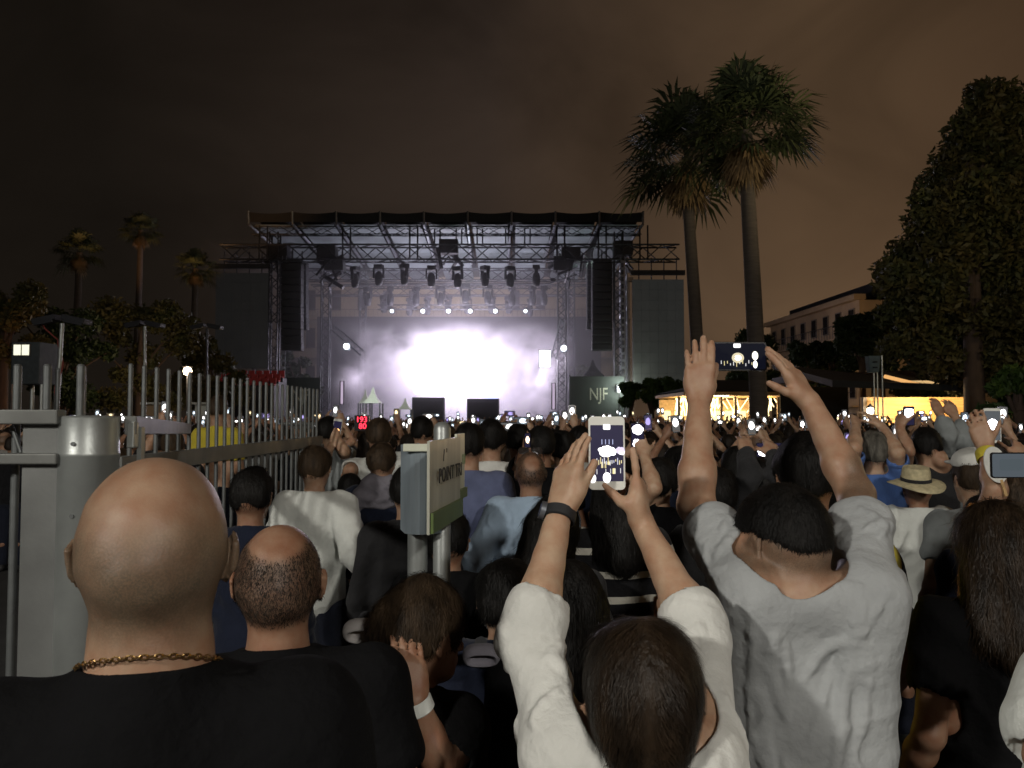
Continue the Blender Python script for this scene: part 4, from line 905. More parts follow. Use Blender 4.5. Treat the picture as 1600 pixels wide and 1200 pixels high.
# speaker / dish masts
for px, pyt, Y, lab, ln in ((97, 505, 14, 'leaning pole with a flat wing shaped floodlight wrapped in red cable', 1), (226, 510, 20, 'slim pole with two small floodlights in front of the trees', 0), (323, 513, 24, 'dark slim pole with angled floodlights left of the stage', 0)):
    p = at(px, pyt, Y); q = at(px - (9 if ln else 0), 655, Y); t = empty('light_mast', (q[0], Y, 0)); tag(t, lab, 'pole'); dx = p[0] - q[0]
    b = MB(); b.path([(0, 0, 0), (0, 0, 1.8), (dx, 0, p[2])], [.045, .04, .035], 10); b.build('pole', M['metal'] if px < 300 else M['truss'], t, True)
    for sg in (-1, 1):
        b = MB(); b.box((dx + sg * .26, 0, p[2] + .06), (.42, .3, .10), rot=rotm(0, sg * 12, 0)); b.box((dx + sg * .26, -.14, p[2] + .0), (.34, .03, .06), rot=rotm(0, sg * 12, 0)); b.build('floodlight', M['black_box'], t, bevel=.01)
    if ln:
        b = MB(); pts = [(dx * (z - 1.8) / (p[2] - 1.8) + .05 * math.cos(z * 7), .05 * math.sin(z * 7), z) for z in np.linspace(1.8, p[2] - .3, 30)] + [(dx - .3, 0, p[2] - .1), (dx - .42, 0, p[2] + .08)]; b.path(pts, [.013] * len(pts), 5); b.build('cable', mat('red_cable', (.25, .05, .04)), t, True)
# small cabin with lit windows
Y = 19; p = at(40, 535, Y); t = empty('control_cabin', (p[0], Y, 0)); tag(t, 'dark raised cabin with two square lit windows at far left', 'cabin')
zc0, zc1 = sz_(600, Y), sz_(534, Y); b = MB(); b.box((0, .5, (zc0 + zc1) / 2), (.68, 1, zc1 - zc0)); b.build('body', mat('cabin_grey', (.06, .075, .085)), t, bevel=.02)
for dx in (-.1, .1):
    f = MB(); f.box((dx - .07, -.02, sz_(547, Y)), (.19, .04, .28)); fo = f.build('window', M['winframe'], t); g_ = MB(); g_.box((dx - .07, -.045, sz_(547, Y)), (.165, .02, .25)); g_.build('pane', glow('cabin_pane', (1, 1, .78), 1.1), fo)
b = MB(); [b.tube((sx * .3, sy * .3 + .5, 0), (sx * .3, sy * .3 + .5, zc0), .05) for sx in (-1, 1) for sy in (-1, 1)]; b.build('leg', M['metal'], t)
# ------------------------------------------------------------------ right side pavilions
M['wood_lit'] = mat('wood_slats', (.55, .36, .16), rough=.7, vs=4, bump=.3, bs=20, stretch=(.3, 1, 8)); M['plaster_warm'] = mat('warm_plaster', (.6, .48, .3), rough=.8)
Y = 34; X0, X1 = at(1062, 600, Y)[0], at(1240, 600, Y)[0]; Z1 = sz_(612, Y)
t = empty('restaurant_pavilion', (X0, Y, 0)); tag(t, 'glass fronted restaurant pavilion glowing yellow behind the right palm', 'pavilion'); Wd = X1 - X0
b = MB(); b.add([(-.2, -1.5, Z1), (Wd + .2, -1.5, Z1), (Wd * .62, 1, Z1 + .55), (Wd * .38, 1, Z1 + .55), (-.2, 5, Z1), (Wd + .2, 5, Z1)], [(0, 1, 2, 3), (4, 5, 2, 3), (0, 3, 4), (1, 5, 2)]); b.build('roof', M['dark_roof'], t)
b = MB(); b.box((Wd / 2, 1.75, Z1 - .12), (Wd + .3, 6.4, .14)); b.build('soffit', M['wood_lit'], t)
b = MB(); b.box((Wd / 2, 4.8, Z1 / 2 - .1), (Wd, .15, Z1 - .3)); b.build('back_wall', M['plaster_warm'], t)
for i in range(9): b = MB(); b.box((i * Wd / 8, .2, Z1 / 2 - .1), (.09, .12, Z1 - .22)); b.build('column', M['winframe'], t)
b = MB()
for i in range(60): X = random.uniform(.2, Wd - .2); b.tube((X, random.uniform(1, 3), Z1 - .25), (X, random.uniform(1, 3), Z1 - random.uniform(.5, 1.1)), .02, n=4)
b.build('hanging_lights', glow('string_light', (1, .75, .35), 5), t)
for i in range(7): b = MB(); b.box(((i + .5) * Wd / 8, 4.6, 1.55), (Wd / 8 * .66, .06, 1.1)); b.build('lit_window', glow('interior_glow', (1, .74, .32), 2.2) if i == 0 else bpy.data.materials['interior_glow'], t)
for i in range(3): light('POINT', (Wd * (i + .5) / 3, 1.8, Z1 - .6), 260, (1, .62, .26), .2, t)
b = MB(); b.box((Wd * .28, -.9, Z1 - .205), (.9, .25, .03)); b.build('ceiling_lamp', glow('ceiling_lamp', (1, .85, .55), 7), t)
# second, dark canopy roof with lit wooden wall
Y = 25; X0, X1 = at(1345, 600, Y)[0], at(1530, 600, Y)[0]; Z1 = sz_(621, Y)
t = empty('kiosk', (X0, Y, 0)); tag(t, 'low kiosk with a glowing wooden slat wall under a wide dark roof', 'kiosk'); Wd = X1 - X0
b = MB(); b.box((Wd / 2, 0, Z1 / 2), (Wd, .14, Z1))
for i in range(14): b.box((Wd / 2, -.085, Z1 - .05 - i * .14), (Wd, .03, .11))
b.build('slat_wall', M['wood_lit'], t)
b = MB(); b.add([(-1.8, -2.2, Z1 + .25), (Wd + .6, -2.2, Z1 + .05), (Wd + .6, 3, Z1 + .45), (-1.8, 3, Z1 + 1.1), (-1.8, -2.2, Z1 + .45), (Wd + .6, -2.2, Z1 + .2), (Wd + .6, 3, Z1 + .6), (-1.8, 3, Z1 + 1.25)], [(0, 3, 2, 1), (4, 5, 6, 7), (0, 1, 5, 4), (2, 3, 7, 6), (0, 4, 7, 3), (1, 2, 6, 5)]); b.build('roof', M['dark_roof'], t)
b = MB(); b.box((.05, -.12, Z1 / 2), (.12, .12, Z1)); b.build('door_frame', M['winframe'], t); b = MB(); b.box((Wd - .04, -.14, Z1 / 2), (.10, .12, Z1)); b.build('door_frame', M['wood_lit'], t)
light('AREA', (Wd * .45, -1.3, Z1 + .12), 130, (1, .62, .25), 1.2, t, rot=(R(40), 0, 0))
light('POINT', (Wd * .4, -.9, Z1 - .1), 90, (1, .66, .28), .1, t); light('POINT', (Wd * .85, -.9, Z1 - .1), 40, (1, .66, .28), .1, t)
A_, B_ = at(1382, 588, 24), at(1460, 607, 24); b = MB(); b.tube(A_, B_, .06, n=6); lb = b.build('lit_beam', glow('beam_glow', (1, .52, .18), .9)); tag(lb, 'amber lit beam with painted glow along a sloping roof edge above the kiosk', 'beam')  # light falling on the beam is put in as emission
A_, B_ = at(1381, 587, 24.1), at(1480, 611, 24.1); b = MB(); b.box((A_ + B_) / 2 + np.array((0, .2, .12)), (np.linalg.norm(B_ - A_), .3, .12), rot=rotm(0, 13, 0)); tag(b.build('roof_edge', M['dark_roof']), 'dark sloping roof edge carrying the amber lit beam', 'roof edge')
Y = 30; X0, X1 = at(1235, 600, Y)[0], at(1345, 600, Y)[0]
t = empty('canopy', (X0, Y, 0)); tag(t, 'large dark flat canopy between the pavilion and the kiosk', 'canopy'); Wd = X1 - X0
b = MB(); b.box((Wd / 2 + .6, 0, sz_(590, Y)), (Wd + 1.6, 3, .25), rot=rotm(0, -2, 0)); b.build('roof', mat('brown_canopy', (.05, .028, .02)), t)
b = MB(); b.box((Wd / 2, 1.2, 1.5), (Wd, .1, 3)); b.build('back_wall', M['dark_roof'], t); [(lambda b: (b.tube((x, -1, 0), (x, -1, sz_(592, Y)), .06), b.build('post', M['truss'], t)))(MB()) for x in (.1, Wd)]
# twin pole with sign near kiosk
Y = 16; p = at(1368, 560, Y); t = empty('traffic_signal', (p[0], Y, 0)); tag(t, 'grey signal head on thin twin poles in front of the kiosk', 'signal')
zt_ = p[2]; b = MB(); b.tube((-.04, 0, 0), (-.04, 0, zt_), .014); b.tube((.03, 0, 0), (.03, 0, zt_), .014); b.tube((.13, 0, 0), (.13, 0, zt_ + .06), .014); b.build('pole', M['metal'], t, True)
b = MB(); b.box((-.06, 0, zt_ - .12), (.2, .16, .34), taper=1.25); b.build('signal_head', mat('signal_grey', (.07, .10, .11)), t, bevel=.02); b = MB(); [b.lathe((-.06, -.10, zt_ - .2 + k * .11), [(.045, 0), (.045, .02)], 10) for k in range(2)]; b.build('lens', M['winglass'], t)
# grandstand with red seats
Y = 44; p0, p1 = at(335, 600, Y), at(432, 600, Y); t = empty('grandstand', (p0[0], Y, 0)); tag(t, 'small raised stand edged with red left of the stage', 'grandstand'); Wd = p1[0] - p0[0]
b = MB(); [b.box((Wd / 2, j * .8, (sz_(603, Y) + j * .25) / 2), (Wd, .8, sz_(603, Y) + j * .25)) for j in range(3)]; b.build('tier', M['black_box'], t)
M['seat_red'] = mat('red_seat', (.30, .02, .02))
for j in range(3):
    for i in range(8): b = MB(); b.box(((i + .5) * Wd / 8, j * .8 + .1, sz_(603, Y) + j * .25 + .25), (.34, .07, .42)); b.box(((i + .5) * Wd / 8, j * .8 - .1, sz_(603, Y) + j * .25 + .06), (.34, .36, .06)); b.build('seat', M['seat_red'], t, bevel=.02)
light('POINT', (Wd * .4, -2, sz_(575, Y)), 16, (1, .8, .7), .2, t)
# white stall tents left behind the fence
for px, lab in ((318, 'pale stall panel glimpsed through the fence bars beside the yellow raincoat'), (243, 'pale orange lit stall panel seen through the first fence bars')):
    Y = 24; p = at(px, 632, Y); t = empty('stall', (p[0], Y, 0)); tag(t, lab, 'stall'); b = MB(); b.box((0, 0, (p[2]) / 2 + .1), (.5, .1, p[2] - .2)); b.build('panel', M['tent_white'] if px > 300 else M['facade'], t, bevel=.02); b = MB(); b.box((0, -.1, p[2] + .03), (.62, .5, .06)); b.build('roof', M['tent_white'], t)
# ================================================================== FENCE in the foreground left
def bar_top(b, x, y, z0, z1, r): b.tube((x, y, z0), (x, y, z1), r, n=10); b.lathe((x, y, z1), [(r, 0), (r * .7, r * .5), (.001, r * .6)], 8)
XF = float(at(204, 600, 3.14)[0])
fr = empty('steel_fence', (XF, 3.14, 0)); tag(fr, 'tall galvanised bar fence running from the round post towards the stage', 'fence')
nB = 27; zT = float(at(204, 572, 3.14)[2]) + .005
for i in range(nB):
    b = MB(); bar_top(b, 0, i * .1155, .12, zT, .0095); b.build('bar', M['metal_bar'], fr, True)
b = MB(); b.box((0, nB * .1155 / 2 - .05, 1.655), (.045, nB * .1155 + .1, .075)); b.build('rail', M['rail'], fr, bevel=.004)
b = MB(); b.box((0, nB * .1155 / 2 - .05, .20), (.045, nB * .1155 + .1, .06)); b.build('rail', M['rail'], fr, bevel=.004)
b = MB(); b.box((0, 3.1, .85), (.06, .06, 1.56)); b.build('post', M['rail'], fr, bevel=.004)
# round post with solid wing and bar gate
pX = float(at(141, 600, 2.05)[0]); rp_ = 43.5 / F * 2.05
gp = empty('fence_post', (pX, 2.05, 0)); tag(gp, 'thick round grey steel post with a collar seam beside the bald man', 'post')
b = MB(); b.lathe((0, 0, 0), [(rp_, 0), (rp_, 1.745), (rp_ * 1.015, 1.747), (rp_ * 1.015, 1.756), (rp_, 1.758), (rp_, 1.846), (rp_ - .004, 1.85), (.001, 1.852)], 48); b.build('shaft', M['metal'], gp, True)
for hx, hy, hz2, hs2 in ((rp_ + .012, .06, 1.80, .07), (rp_ + .012, .06, 1.70, .05), (-rp_ - .008, -.01, 1.80, .09), (-rp_ - .008, -.01, 1.735, .04)): b = MB(); b.box((hx, hy, hz2), (.02, .03, hs2)); b.build('hinge', M['metal'], gp, bevel=.003)
for bz in (1.78, 1.60, 1.2):
    b = MB(); b.tube((0, -rp_ - .003, bz), (0, -rp_ + .002, bz), .006, n=6); b.build('bolt', M['metal_bar'], gp)
b = MB(); b.box((-rp_ - .008, -.005, .9), (.006, .012, 1.72)); b.build('seam', M['black_box'], gp)
lf = empty('link_rail', (pX + rp_, 2.08, 1.8)); tag(lf, 'short sloping grey rail joining the round post to the first fence bars', 'rail')
e1 = np.array((pX + rp_ + .01, 2.10, 1.825)); e2 = np.array((XF, 3.7, 1.79)); dd_ = e2 - e1; Ln = np.linalg.norm(dd_)
rr_ = np.stack([nrm(dd_), nrm(np.cross((0, 0, 1), dd_)), nrm(np.cross(dd_, np.cross((0, 0, 1), dd_)))], 1)
b = MB(); b.box((e1 + e2) / 2 - np.array(lf.location), (Ln, .03, .05), rot=rr_); b.build('rail_bar', M['rail'], lf, bevel=.003)
b = MB(); b.box((.02, .06, -.08), (.012, .02, .20)); b.build('bracket', M['metal'], lf)
gt = empty('bar_gate', (at(0, 600, 2.0)[0], 2.0, 0)); tag(gt, 'grey gate panel with solid lower sheet and short bars at the left edge', 'gate')
gx = lambda px: float(at(px, 600, 2.0)[0] - at(0, 600, 2.0)[0])
zz = lambda py, Y=2.0: float(at(0, py, Y)[2])
b = MB(); b.box(((gx(98) + gx(-60)) / 2, 0, (zz(640) + zz(663)) / 2), (gx(98) - gx(-60), .045, zz(640) - zz(663))); b.build('top_rail', M['rail'], gt, bevel=.004)
b = MB(); b.box(((gx(98) + gx(-60)) / 2, 0, (zz(708) + zz(725)) / 2), (gx(98) - gx(-60), .045, zz(708) - zz(725))); b.build('middle_rail', M['rail'], gt, bevel=.004)
b = MB(); b.box(((gx(36) + gx(98)) / 2, .012, (zz(663)) / 2 + .02), (gx(98) - gx(36), .02, zz(664))); b.build('sheet', M['panel'], gt, bevel=.003)
for px in (4, 52, 106, -40):
    b = MB(); bar_top(b, gx(px), .06, .1, zz(570), .0105); b.build('bar', M['metal_bar'], gt, True)
for px in (58, 101):
    b = MB(); bar_top(b, gx(px), .09, .1, zz(571 if px > 90 else 574), .006); b.build('bar', M['metal_bar'], gt, True)
b = MB(); b.tube((gx(8), .03, zz(665)), (gx(24), .03, zz(708)), .005); b.build('brace', M['metal_bar'], gt, True)
# crowd barriers in line behind the fence end
for i, Y in enumerate((6.9, 9.0)):
    X = at((478, 486)[i], 600, Y)[0]; t = empty('crowd_barrier', (X, Y, 0)); tag(t, ('grey crowd barrier standing at the far end of the fence', 'second grey crowd barrier beyond the fence end')[i], 'barrier')
    b = MB(); zt2 = (1.78, 1.72)[i]; [b.tube((x, 0, .1), (x, 0, zt2), .014) for x in (-.2, .2)]; b.tube((-.2, 0, zt2), (.2, 0, zt2), .016); b.build('frame', M['metal_bar'], t, True)
    b = MB(); [b.tube((x, 0, .15), (x, 0, zt2), .007) for x in np.linspace(-.16, .16, 8)]; b.build('bars', M['metal_bar'], t, True)
# ================================================================== SIGNPOST
Y = 2.55; p1 = at(691, 660, Y); t = empty('signpost', (p1[0], Y, 0)); tag(t, 'grey twin tube signpost carrying two notice boards', 'signpost')
r1_ = 13.5 / F * Y
b = MB(); b.lathe((0, 0, 0), [(r1_, 0), (r1_, p1[2] - .02), (r1_ * .85, p1[2] - .008), (r1_ * .5, p1[2]), (.001, p1[2] + .002)], 28); b.build('tube', M['metal'], t, True)
xt = float(at(652, 700, Y)[0] - p1[0]); zt3 = float(at(652, 692, Y)[2])
b = MB(); b.lathe((xt, .02, 0), [(r1_ * 1.15, 0), (r1_ * 1.15, zt3 - .02), (.001, zt3)], 28); b.build('tube', M['metal'], t, True)
M['board_back'] = mat('board_back_grey', (.20, .24, .27), rough=.45, var=.2, vs=3, stretch=(4, 1, .6)); M['board_front'] = mat('board_front', (.50, .50, .42), rough=.35, var=.12, vs=4, stretch=(4, 1, .5)); M['board_green'] = mat('board_green', (.12, .17, .055), rough=.4, vs=5); M['ink'] = mat('dark_ink', (.03, .03, .03)); M['ink_green'] = mat('green_ink', (.10, .22, .05)); M['board_pale'] = mat('board_pale', (.66, .68, .56), rough=.4)
# left board (its back), slightly bowed
zA, zB = float(at(640, 694, Y)[2]), float(at(640, 830, Y)[2]); wl = float(at(692, 700, Y)[0] - at(629, 700, Y)[0])
lb = empty('notice_board', (at(629, 700, Y)[0], Y - .04, zB)); tag(lb, 'blank grey notice board on the left tube of the signpost with a pale top edge', 'sign')
b = MB(); n = 8
for k in range(n):
    a, c = wl * k / n, wl * (k + 1) / n; fy = lambda u: -.035 * math.sin(math.pi * u / wl); 
    b.add([(a, fy(a), 0 if k else .012), (c, fy(c), 0), (c, fy(c), zA - zB), (a, fy(a), zA - zB), (a, fy(a) + .008, 0 if k else .012), (c, fy(c) + .008, 0), (c, fy(c) + .008, zA - zB), (a, fy(a) + .008, zA - zB)], [(0, 1, 2, 3), (5, 4, 7, 6), (3, 2, 6, 7), (1, 0, 4, 5)])
b.build('sheet', M['board_back'], lb, True)
b = MB(); b.box((wl * .5, -.042, zA - zB - .008), (wl * .8, .012, .024)); b.build('top_strip', M['board_pale'], lb, bevel=.003)
# right board (front, angled towards right, seen obliquely)
c0 = at(671, 836, 2.22); c1 = at(731, 786, 2.78); cT0 = at(684, 706, 2.22); cT1 = at(731, 692, 2.78)
rb = empty('notice_board', tuple(c0)); tag(rb, 'angled cream and green notice board lettered POINT TRI on the signpost', 'sign')
w2 = np.array((c1 - c0)); w2[2] = 0; W2 = np.linalg.norm(w2); az = math.atan2(w2[1], w2[0]); rb.rotation_euler = (0, 0, az); HH = cT0[2] - c0[2] + .03
def q4(b, x0, x1, z0a, z0b, z1, y=0, mi=0): b.add([(x0, y, z0a), (x1, y, z0b), (x1, y, z1), (x0, y, z1), (x0, y + .008, z0a), (x1, y + .008, z0b), (x1, y + .008, z1), (x0, y + .008, z1)], [(0, 1, 2, 3), (5, 4, 7, 6), (3, 2, 6, 7), (1, 0, 4, 5), (0, 3, 7, 4), (2, 1, 5, 6)], mi)
b = MB(); q4(b, 0, W2 * .76, 0, 0, HH); b.build('sheet', M['board_front'], rb)
b = MB(); q4(b, W2 * .765, W2, .05, .05, HH + .01, .012); b.build('side_sheet', M['board_pale'], rb)
b = MB(); q4(b, .003, W2 * .755, .003, .003, .06, -.0105); b.build('green_band', M['board_green'], rb)
b = MB(); q4(b, W2 * .77, W2 * .995, .053, .053, .085, .001); b.build('green_band', M['board_green'], rb)
text_obj('lettering', 'POINT TRI', .062, M['ink'], rb, (W2 * .40, -.013, HH * .60), depth=.001, sx=1.15)
text_obj('lettering', '/  \'', .05, M['ink'], rb, (W2 * .25, -.013, HH * .82), depth=.001)
text_obj('lettering', '11', .05, M['ink_green'], rb, (W2 * .88, .001, HH * .70), depth=.001, sx=1.3)
# ================================================================== PEOPLE NEAR THE CAMERA
def hp(px, py, Y):
    p = at(px, py, Y); return dict(X=float(p[0]), Y=Y, H=float(p[2]))
def arm(el, wr, **k):
    d = dict(elbow=at(*el), wrist=at(*wr)); d.update(k); return d
def sm(x, a, b): t = np.clip((x - a) / (b - a), 0, 1); return t * t * (3 - 2 * t)
def stub_full(P):      # close cropped all over, stops at the nape and in front of the ears
    x, y, z = P.T
    nape = sm(z, -.235, -.165); face = sm(-(y - .045 + .35 * (z + .08)), -.01, .03)
    thin = .50 + .50 * sm(-z, .05, .10)       # thinner on the crown
    bare = 1 - .75 * np.exp(-(((x) / .06) ** 2 + ((z + .035) / .045) ** 2))
    beard = sm(-z, .15, .175) * sm(y, .0, .03) * sm(z, -.25, -.23)
    return np.clip(np.maximum(nape * face * thin * bare, beard * .7), 0, 1)
def stub_ring(P):      # ring of short dark hair round a bare crown
    x, y, z = P.T
    nape = sm(z, -.190, -.150); face = sm(-(y - .03 + .25 * (z + .08)), -.01, .03)
    q = np.sqrt((x / .058) ** 2 + ((y + .045) / .075) ** 2 + ((z + .0) / .062) ** 2)
    return np.clip(nape * face * sm(q, .85, 1.25), 0, 1) * (np.abs(x) < .0775 * 1.05)
def stub_spot(P):
    x, y, z = P.T
    nape = sm(z, -.19, -.15); face = sm(-(y - .05), -.01, .03)
    q = np.sqrt((x / .045) ** 2 + ((y + .09) / .06) ** 2 + ((z + .055) / .045) ** 2)
    return np.clip(nape * face * sm(q, .7, 1.2), 0, 1)
def stub_fade(P):
    x, y, z = P.T
    return np.clip(sm(z, -.205, -.150) * sm(-(y - .03), -.01, .02) + .8 * sm(-z, .10, .13) * sm(y, .0, .02) * sm(z, -.25, -.23), 0, 1)
LOWQ = globals().get('LOWQ', False); HV = .0036; MV = .009
# ---- A bald man
a = person('closely shaved bald man with thin gold neck chain and black T-shirt, nearest at left', **hp(247, 714, .97), yaw=14, head=(2, 2, 0), top=M['black_cotton'], bottom=M['jeans'], skin=M['skin_bald'],
           hair='none', stub=stub_full, vox=HV, sleeve=.55, build=1.12, sw=1.05, wr=.002, neckhole=1.0, headw=1.07, neckup=.010, neckr=1.14, rolls=True, seed=1)
A1 = a
# gold chain
b = MB(); nb_, s_ = a['nb'], a['s']; n = 66
pts = []
for i in range(n):
    t = 2 * math.pi * i / n; pts.append(nb_ + np.array((.0765 * math.sin(t), .0745 * math.cos(t) + .0, .062 - .030 * math.cos(t))) * s_)
for i in range(n):
    c = pts[i]; d = nrm(pts[(i + 1) % n] - c); ph = i * 1.3
    u_ = nrm(np.cross(d, (0, 0, 1))); v_ = np.cross(u_, d); w_ = u_ if i % 2 else v_
    lk = [c + d * .0052 * math.cos(q) + w_ * .0026 * math.sin(q) for q in np.linspace(0, 2 * math.pi, 9)]
    for q in range(8): b.tube(lk[q], lk[q + 1], .00095, n=5)
b.build('neck_chain', mat('gold', (.42, .27, .11), rough=.35, metal=1, var=.05), a['root'], True)
M['hair_fuzz'] = hairmat('cropped_dark_hair', (.030, .023, .017), .7)
# ---- B second man
B1 = person('man in black T-shirt with dark hair round a bare crown, beside the shaved bald man', **hp(438, 818, 1.53), yaw=12, head=(-2, 5, 0), top=M['black_cotton'], bottom=M['jeans'], skin=M['skin_tan'],
            hair='none', stub=stub_ring, hairm=M['hair_fuzz'], vox=HV * 1.15, sleeve=.5, build=1.15, sw=1.12, wr=.003, neckhole=1.0, strands=(16000, .007, .00045, .3), seed=2, headw=1.04)
# ---- woman with the white phone
PH = at(948, 708, 1.50)
wa = dict(L=arm((826, 1003, 1.30), (876, 797, 1.44), shoulder=at(880, 1165, 1.18), hand=dict(d=(.20, .18, .95), n=(.75, .62, 0), curls=[(4, 8, 6), (7, 10, 8), (10, 14, 10), (14, 18, 12)], spread=2, tb=(.15, .95, .35))),
          R=arm((1098, 1000, 1.34), (1004, 818, 1.505), shoulder=at(1098, 1185, 1.18), hand=dict(d=(-.07, .12, .98), n=(-.93, .30, 0), curls=[(-2, 4, 4), (60, 50, 25), (64, 55, 30), (66, 60, 30)], spread=1, tb=(.25, .62, .85))))
C1 = person('brown haired woman in a white shirt holding up a white phone with both hands', **hp(1002, 966, 1.20), yaw=-6, head=(0, 14, 0), arms=wa, top=M['white_cotton'], bottom=M['jeans'], skin=M['skin_pale'],
            hair='tied', hairm=M['hair_brown'], part=True, vox=HV, sleeve=1.20, folds=7, cuff=True, sw=.82, build=.86, wr=.006, sleeve_w=.72, strands=(16000, .060, .0006, .02), seed=3, sweep=(0, -.5, -2.4), headw=1.02)
# watch on her left wrist
def ring_at(parent, A_, B_, f, r, w_, m, name):
    c = A_ + (B_ - A_) * f; d = nrm(B_ - A_); q = nrm(np.cross(d, (0, 1, 0))); v = np.cross(d, q); b = MB(); n = 28
    V = []; Fs = []
    for i in range(n):
        t = 2 * math.pi * i / n; u = q * math.cos(t) + v * math.sin(t)
        for rr, hh in ((r, -w_), (r + .003, -w_ * .8), (r + .003, w_ * .8), (r, w_)): V.append(c + u * rr + d * hh)
    for i in range(n):
        for k in range(3): j = (i + 1) % n; Fs.append((i * 4 + k, i * 4 + k + 1, j * 4 + k + 1, j * 4 + k))
    b.add(V, Fs); b.build(name, m, parent, True); return c, q, v, d
S_, E_, W_ = C1['A']['L'][:3]
c, q, v, d = ring_at(C1['root'], E_, W_, .955, .0275, .011, mat('watch_strap', (.02, .02, .022), rough=.6), 'watch_strap')
dirv = nrm(-np.abs(q[0]) * q / (q[0] + 1e-9) * 1.0 + np.array((0, -.25, 0))); dirv = nrm(np.array((-.93, -.3, .0)) - d * np.dot(np.array((-.93, -.3, 0)), d))
b = MB(); b.tube(c + dirv * .027, c + dirv * .036, .017, .016, 24); b.build('watch_case', M['alu'], C1['root'], True)
b = MB(); b.tube(c + dirv * .0361, c + dirv * .0366, .0135, .0135, 24); b.build('watch_face', M['winglass'], C1['root'])
# ---- the white phone
def rounded(b, wv, hv, r, y0, y1, mi=0, n=6, cx=0, cz=0):
    pts = []
    for qx, qz, a0 in ((1, 1, 0), (-1, 1, 90), (-1, -1, 180), (1, -1, 270)):
        for k in range(n + 1): t = R(a0 + 90 * k / n); pts.append((cx + qx * (wv / 2 - r) + r * math.cos(t), cz + qz * (hv / 2 - r) + r * math.sin(t)))
    m_ = len(pts); V = [(x, y0, z) for x, z in pts] + [(x, y1, z) for x, z in pts]
    Fs = [tuple(range(m_)), tuple(range(2 * m_ - 1, m_ - 1, -1))] + [(i, m_ + i, m_ + (i + 1) % m_, (i + 1) % m_) for i in range(m_)]
    b.add(V, Fs, mi)
M['phone_white'] = mat('white_phone_plastic', (.80, .80, .74), rough=.3, var=.02); M['phone_black'] = mat('black_phone', (.010, .010, .012), rough=.25)
def glowm(n, c, e_): 
    return bpy.data.materials.get(n) or glow(n, c, e_)
def phone(label, P, w_, h_, rx, ry, rz, body, items, scr=(.016, .014, .04), scre=1.0, group=None, border=.004, bt=None, shape='smartphone'):
    t = empty(shape, P); t.rotation_euler = (R(rx), R(ry), R(rz)); tag(t, label, 'phone', group)
    b = MB(); rounded(b, w_, h_, min(w_, h_) * .12, -.0035, .0035); b.build('case', body, t, bevel=.0012)
    sw_, sh_ = w_ - 2 * border, h_ - 2 * (bt if bt else border)
    b = MB(); rounded(b, sw_, sh_, .0015 if bt else min(w_, h_) * .08, -.0041, -.0036); so = b.build('screen', glowm('screen_%0.3f_%0.3f_%0.3f' % scr, scr, scre), t)
    by = {}
    for kind, x, z, sx, sz, colr, es in items:
        b = by.setdefault((colr, es), MB())
        x *= sw_ / 2; z *= sh_ / 2
        y0 = -.0047 - .0003 * len(b.f) * .02
        if kind == 'r': rounded(b, sx * sw_, sz * sh_, min(sx * sw_, sz * sh_) * .2, y0, -.0042, cx=x, cz=z, n=3)
        else:
            nn = 22; rgx = random.Random(int(x * 1e5)); V = []
            for k in range(nn): t_ = 2 * math.pi * k / nn; f = 1 + (rgx.uniform(-.12, .12) if kind == 'b' else 0); V.append((x + math.cos(t_) * sx * sw_ / 2 * f, y0, z + math.sin(t_) * sz * sh_ / 2 * f))
            b.add(V, [tuple(range(nn))])
    for (colr, es), b in by.items(): b.build('image', glowm('img_%s_%s' % (colr, es), colr, es), so)
    return t, so
WH = (1, .98, 1); WM = (1, .85, .45); it = [('r', 0, .93, .22, .095, WH, 1.6), ('b', -.02, .06, .50, .20, WH, 3.2), ('b', .26, .05, .30, .15, WH, 3.2), ('b', .80, .10, .28, .12, (.85, .75, 1), 1.1), ('b', .9, .03, .2, .10, WH, 1.5),
   ('c', -.88, -.90, .20, .16, WH, 2.2), ('c', -.02, -.87, .24, .185, WH, 2.6), ('r', .42, -.64, .09, .10, WM, 1.1)]
rg = random.Random(4)
for k in range(16): it.append(('r', -.85 + k * .115, -.30 + rg.uniform(-.06, .06), .022, rg.uniform(.04, .13), rg.choice([WH, WM, (.8, .8, 1)]), 1.0))
for k in range(4): it.append(('r', -.30 + k * .22, .40, .02, .09, (.6, .65, 1), .9))
for k in range(6): it.append(('r', -.9 + k * .36 + rg.uniform(-.1, .1), -.66 + rg.uniform(-.04, .04), .02, .09, WH, .9))
it += [('r', -.30, -.42, .06, .11, WM, .9), ('r', -.1, -.42, .05, .12, WM, .7), ('r', .12, -.36, .10, .06, WM, 1.1)]
phone('white phone with a dark screen held up by the woman in the white shirt', PH, .069, .139, -4, 0, -1, M['phone_white'], it, scr=(.055, .048, .10), scre=.6, border=.0035, bt=.0165)
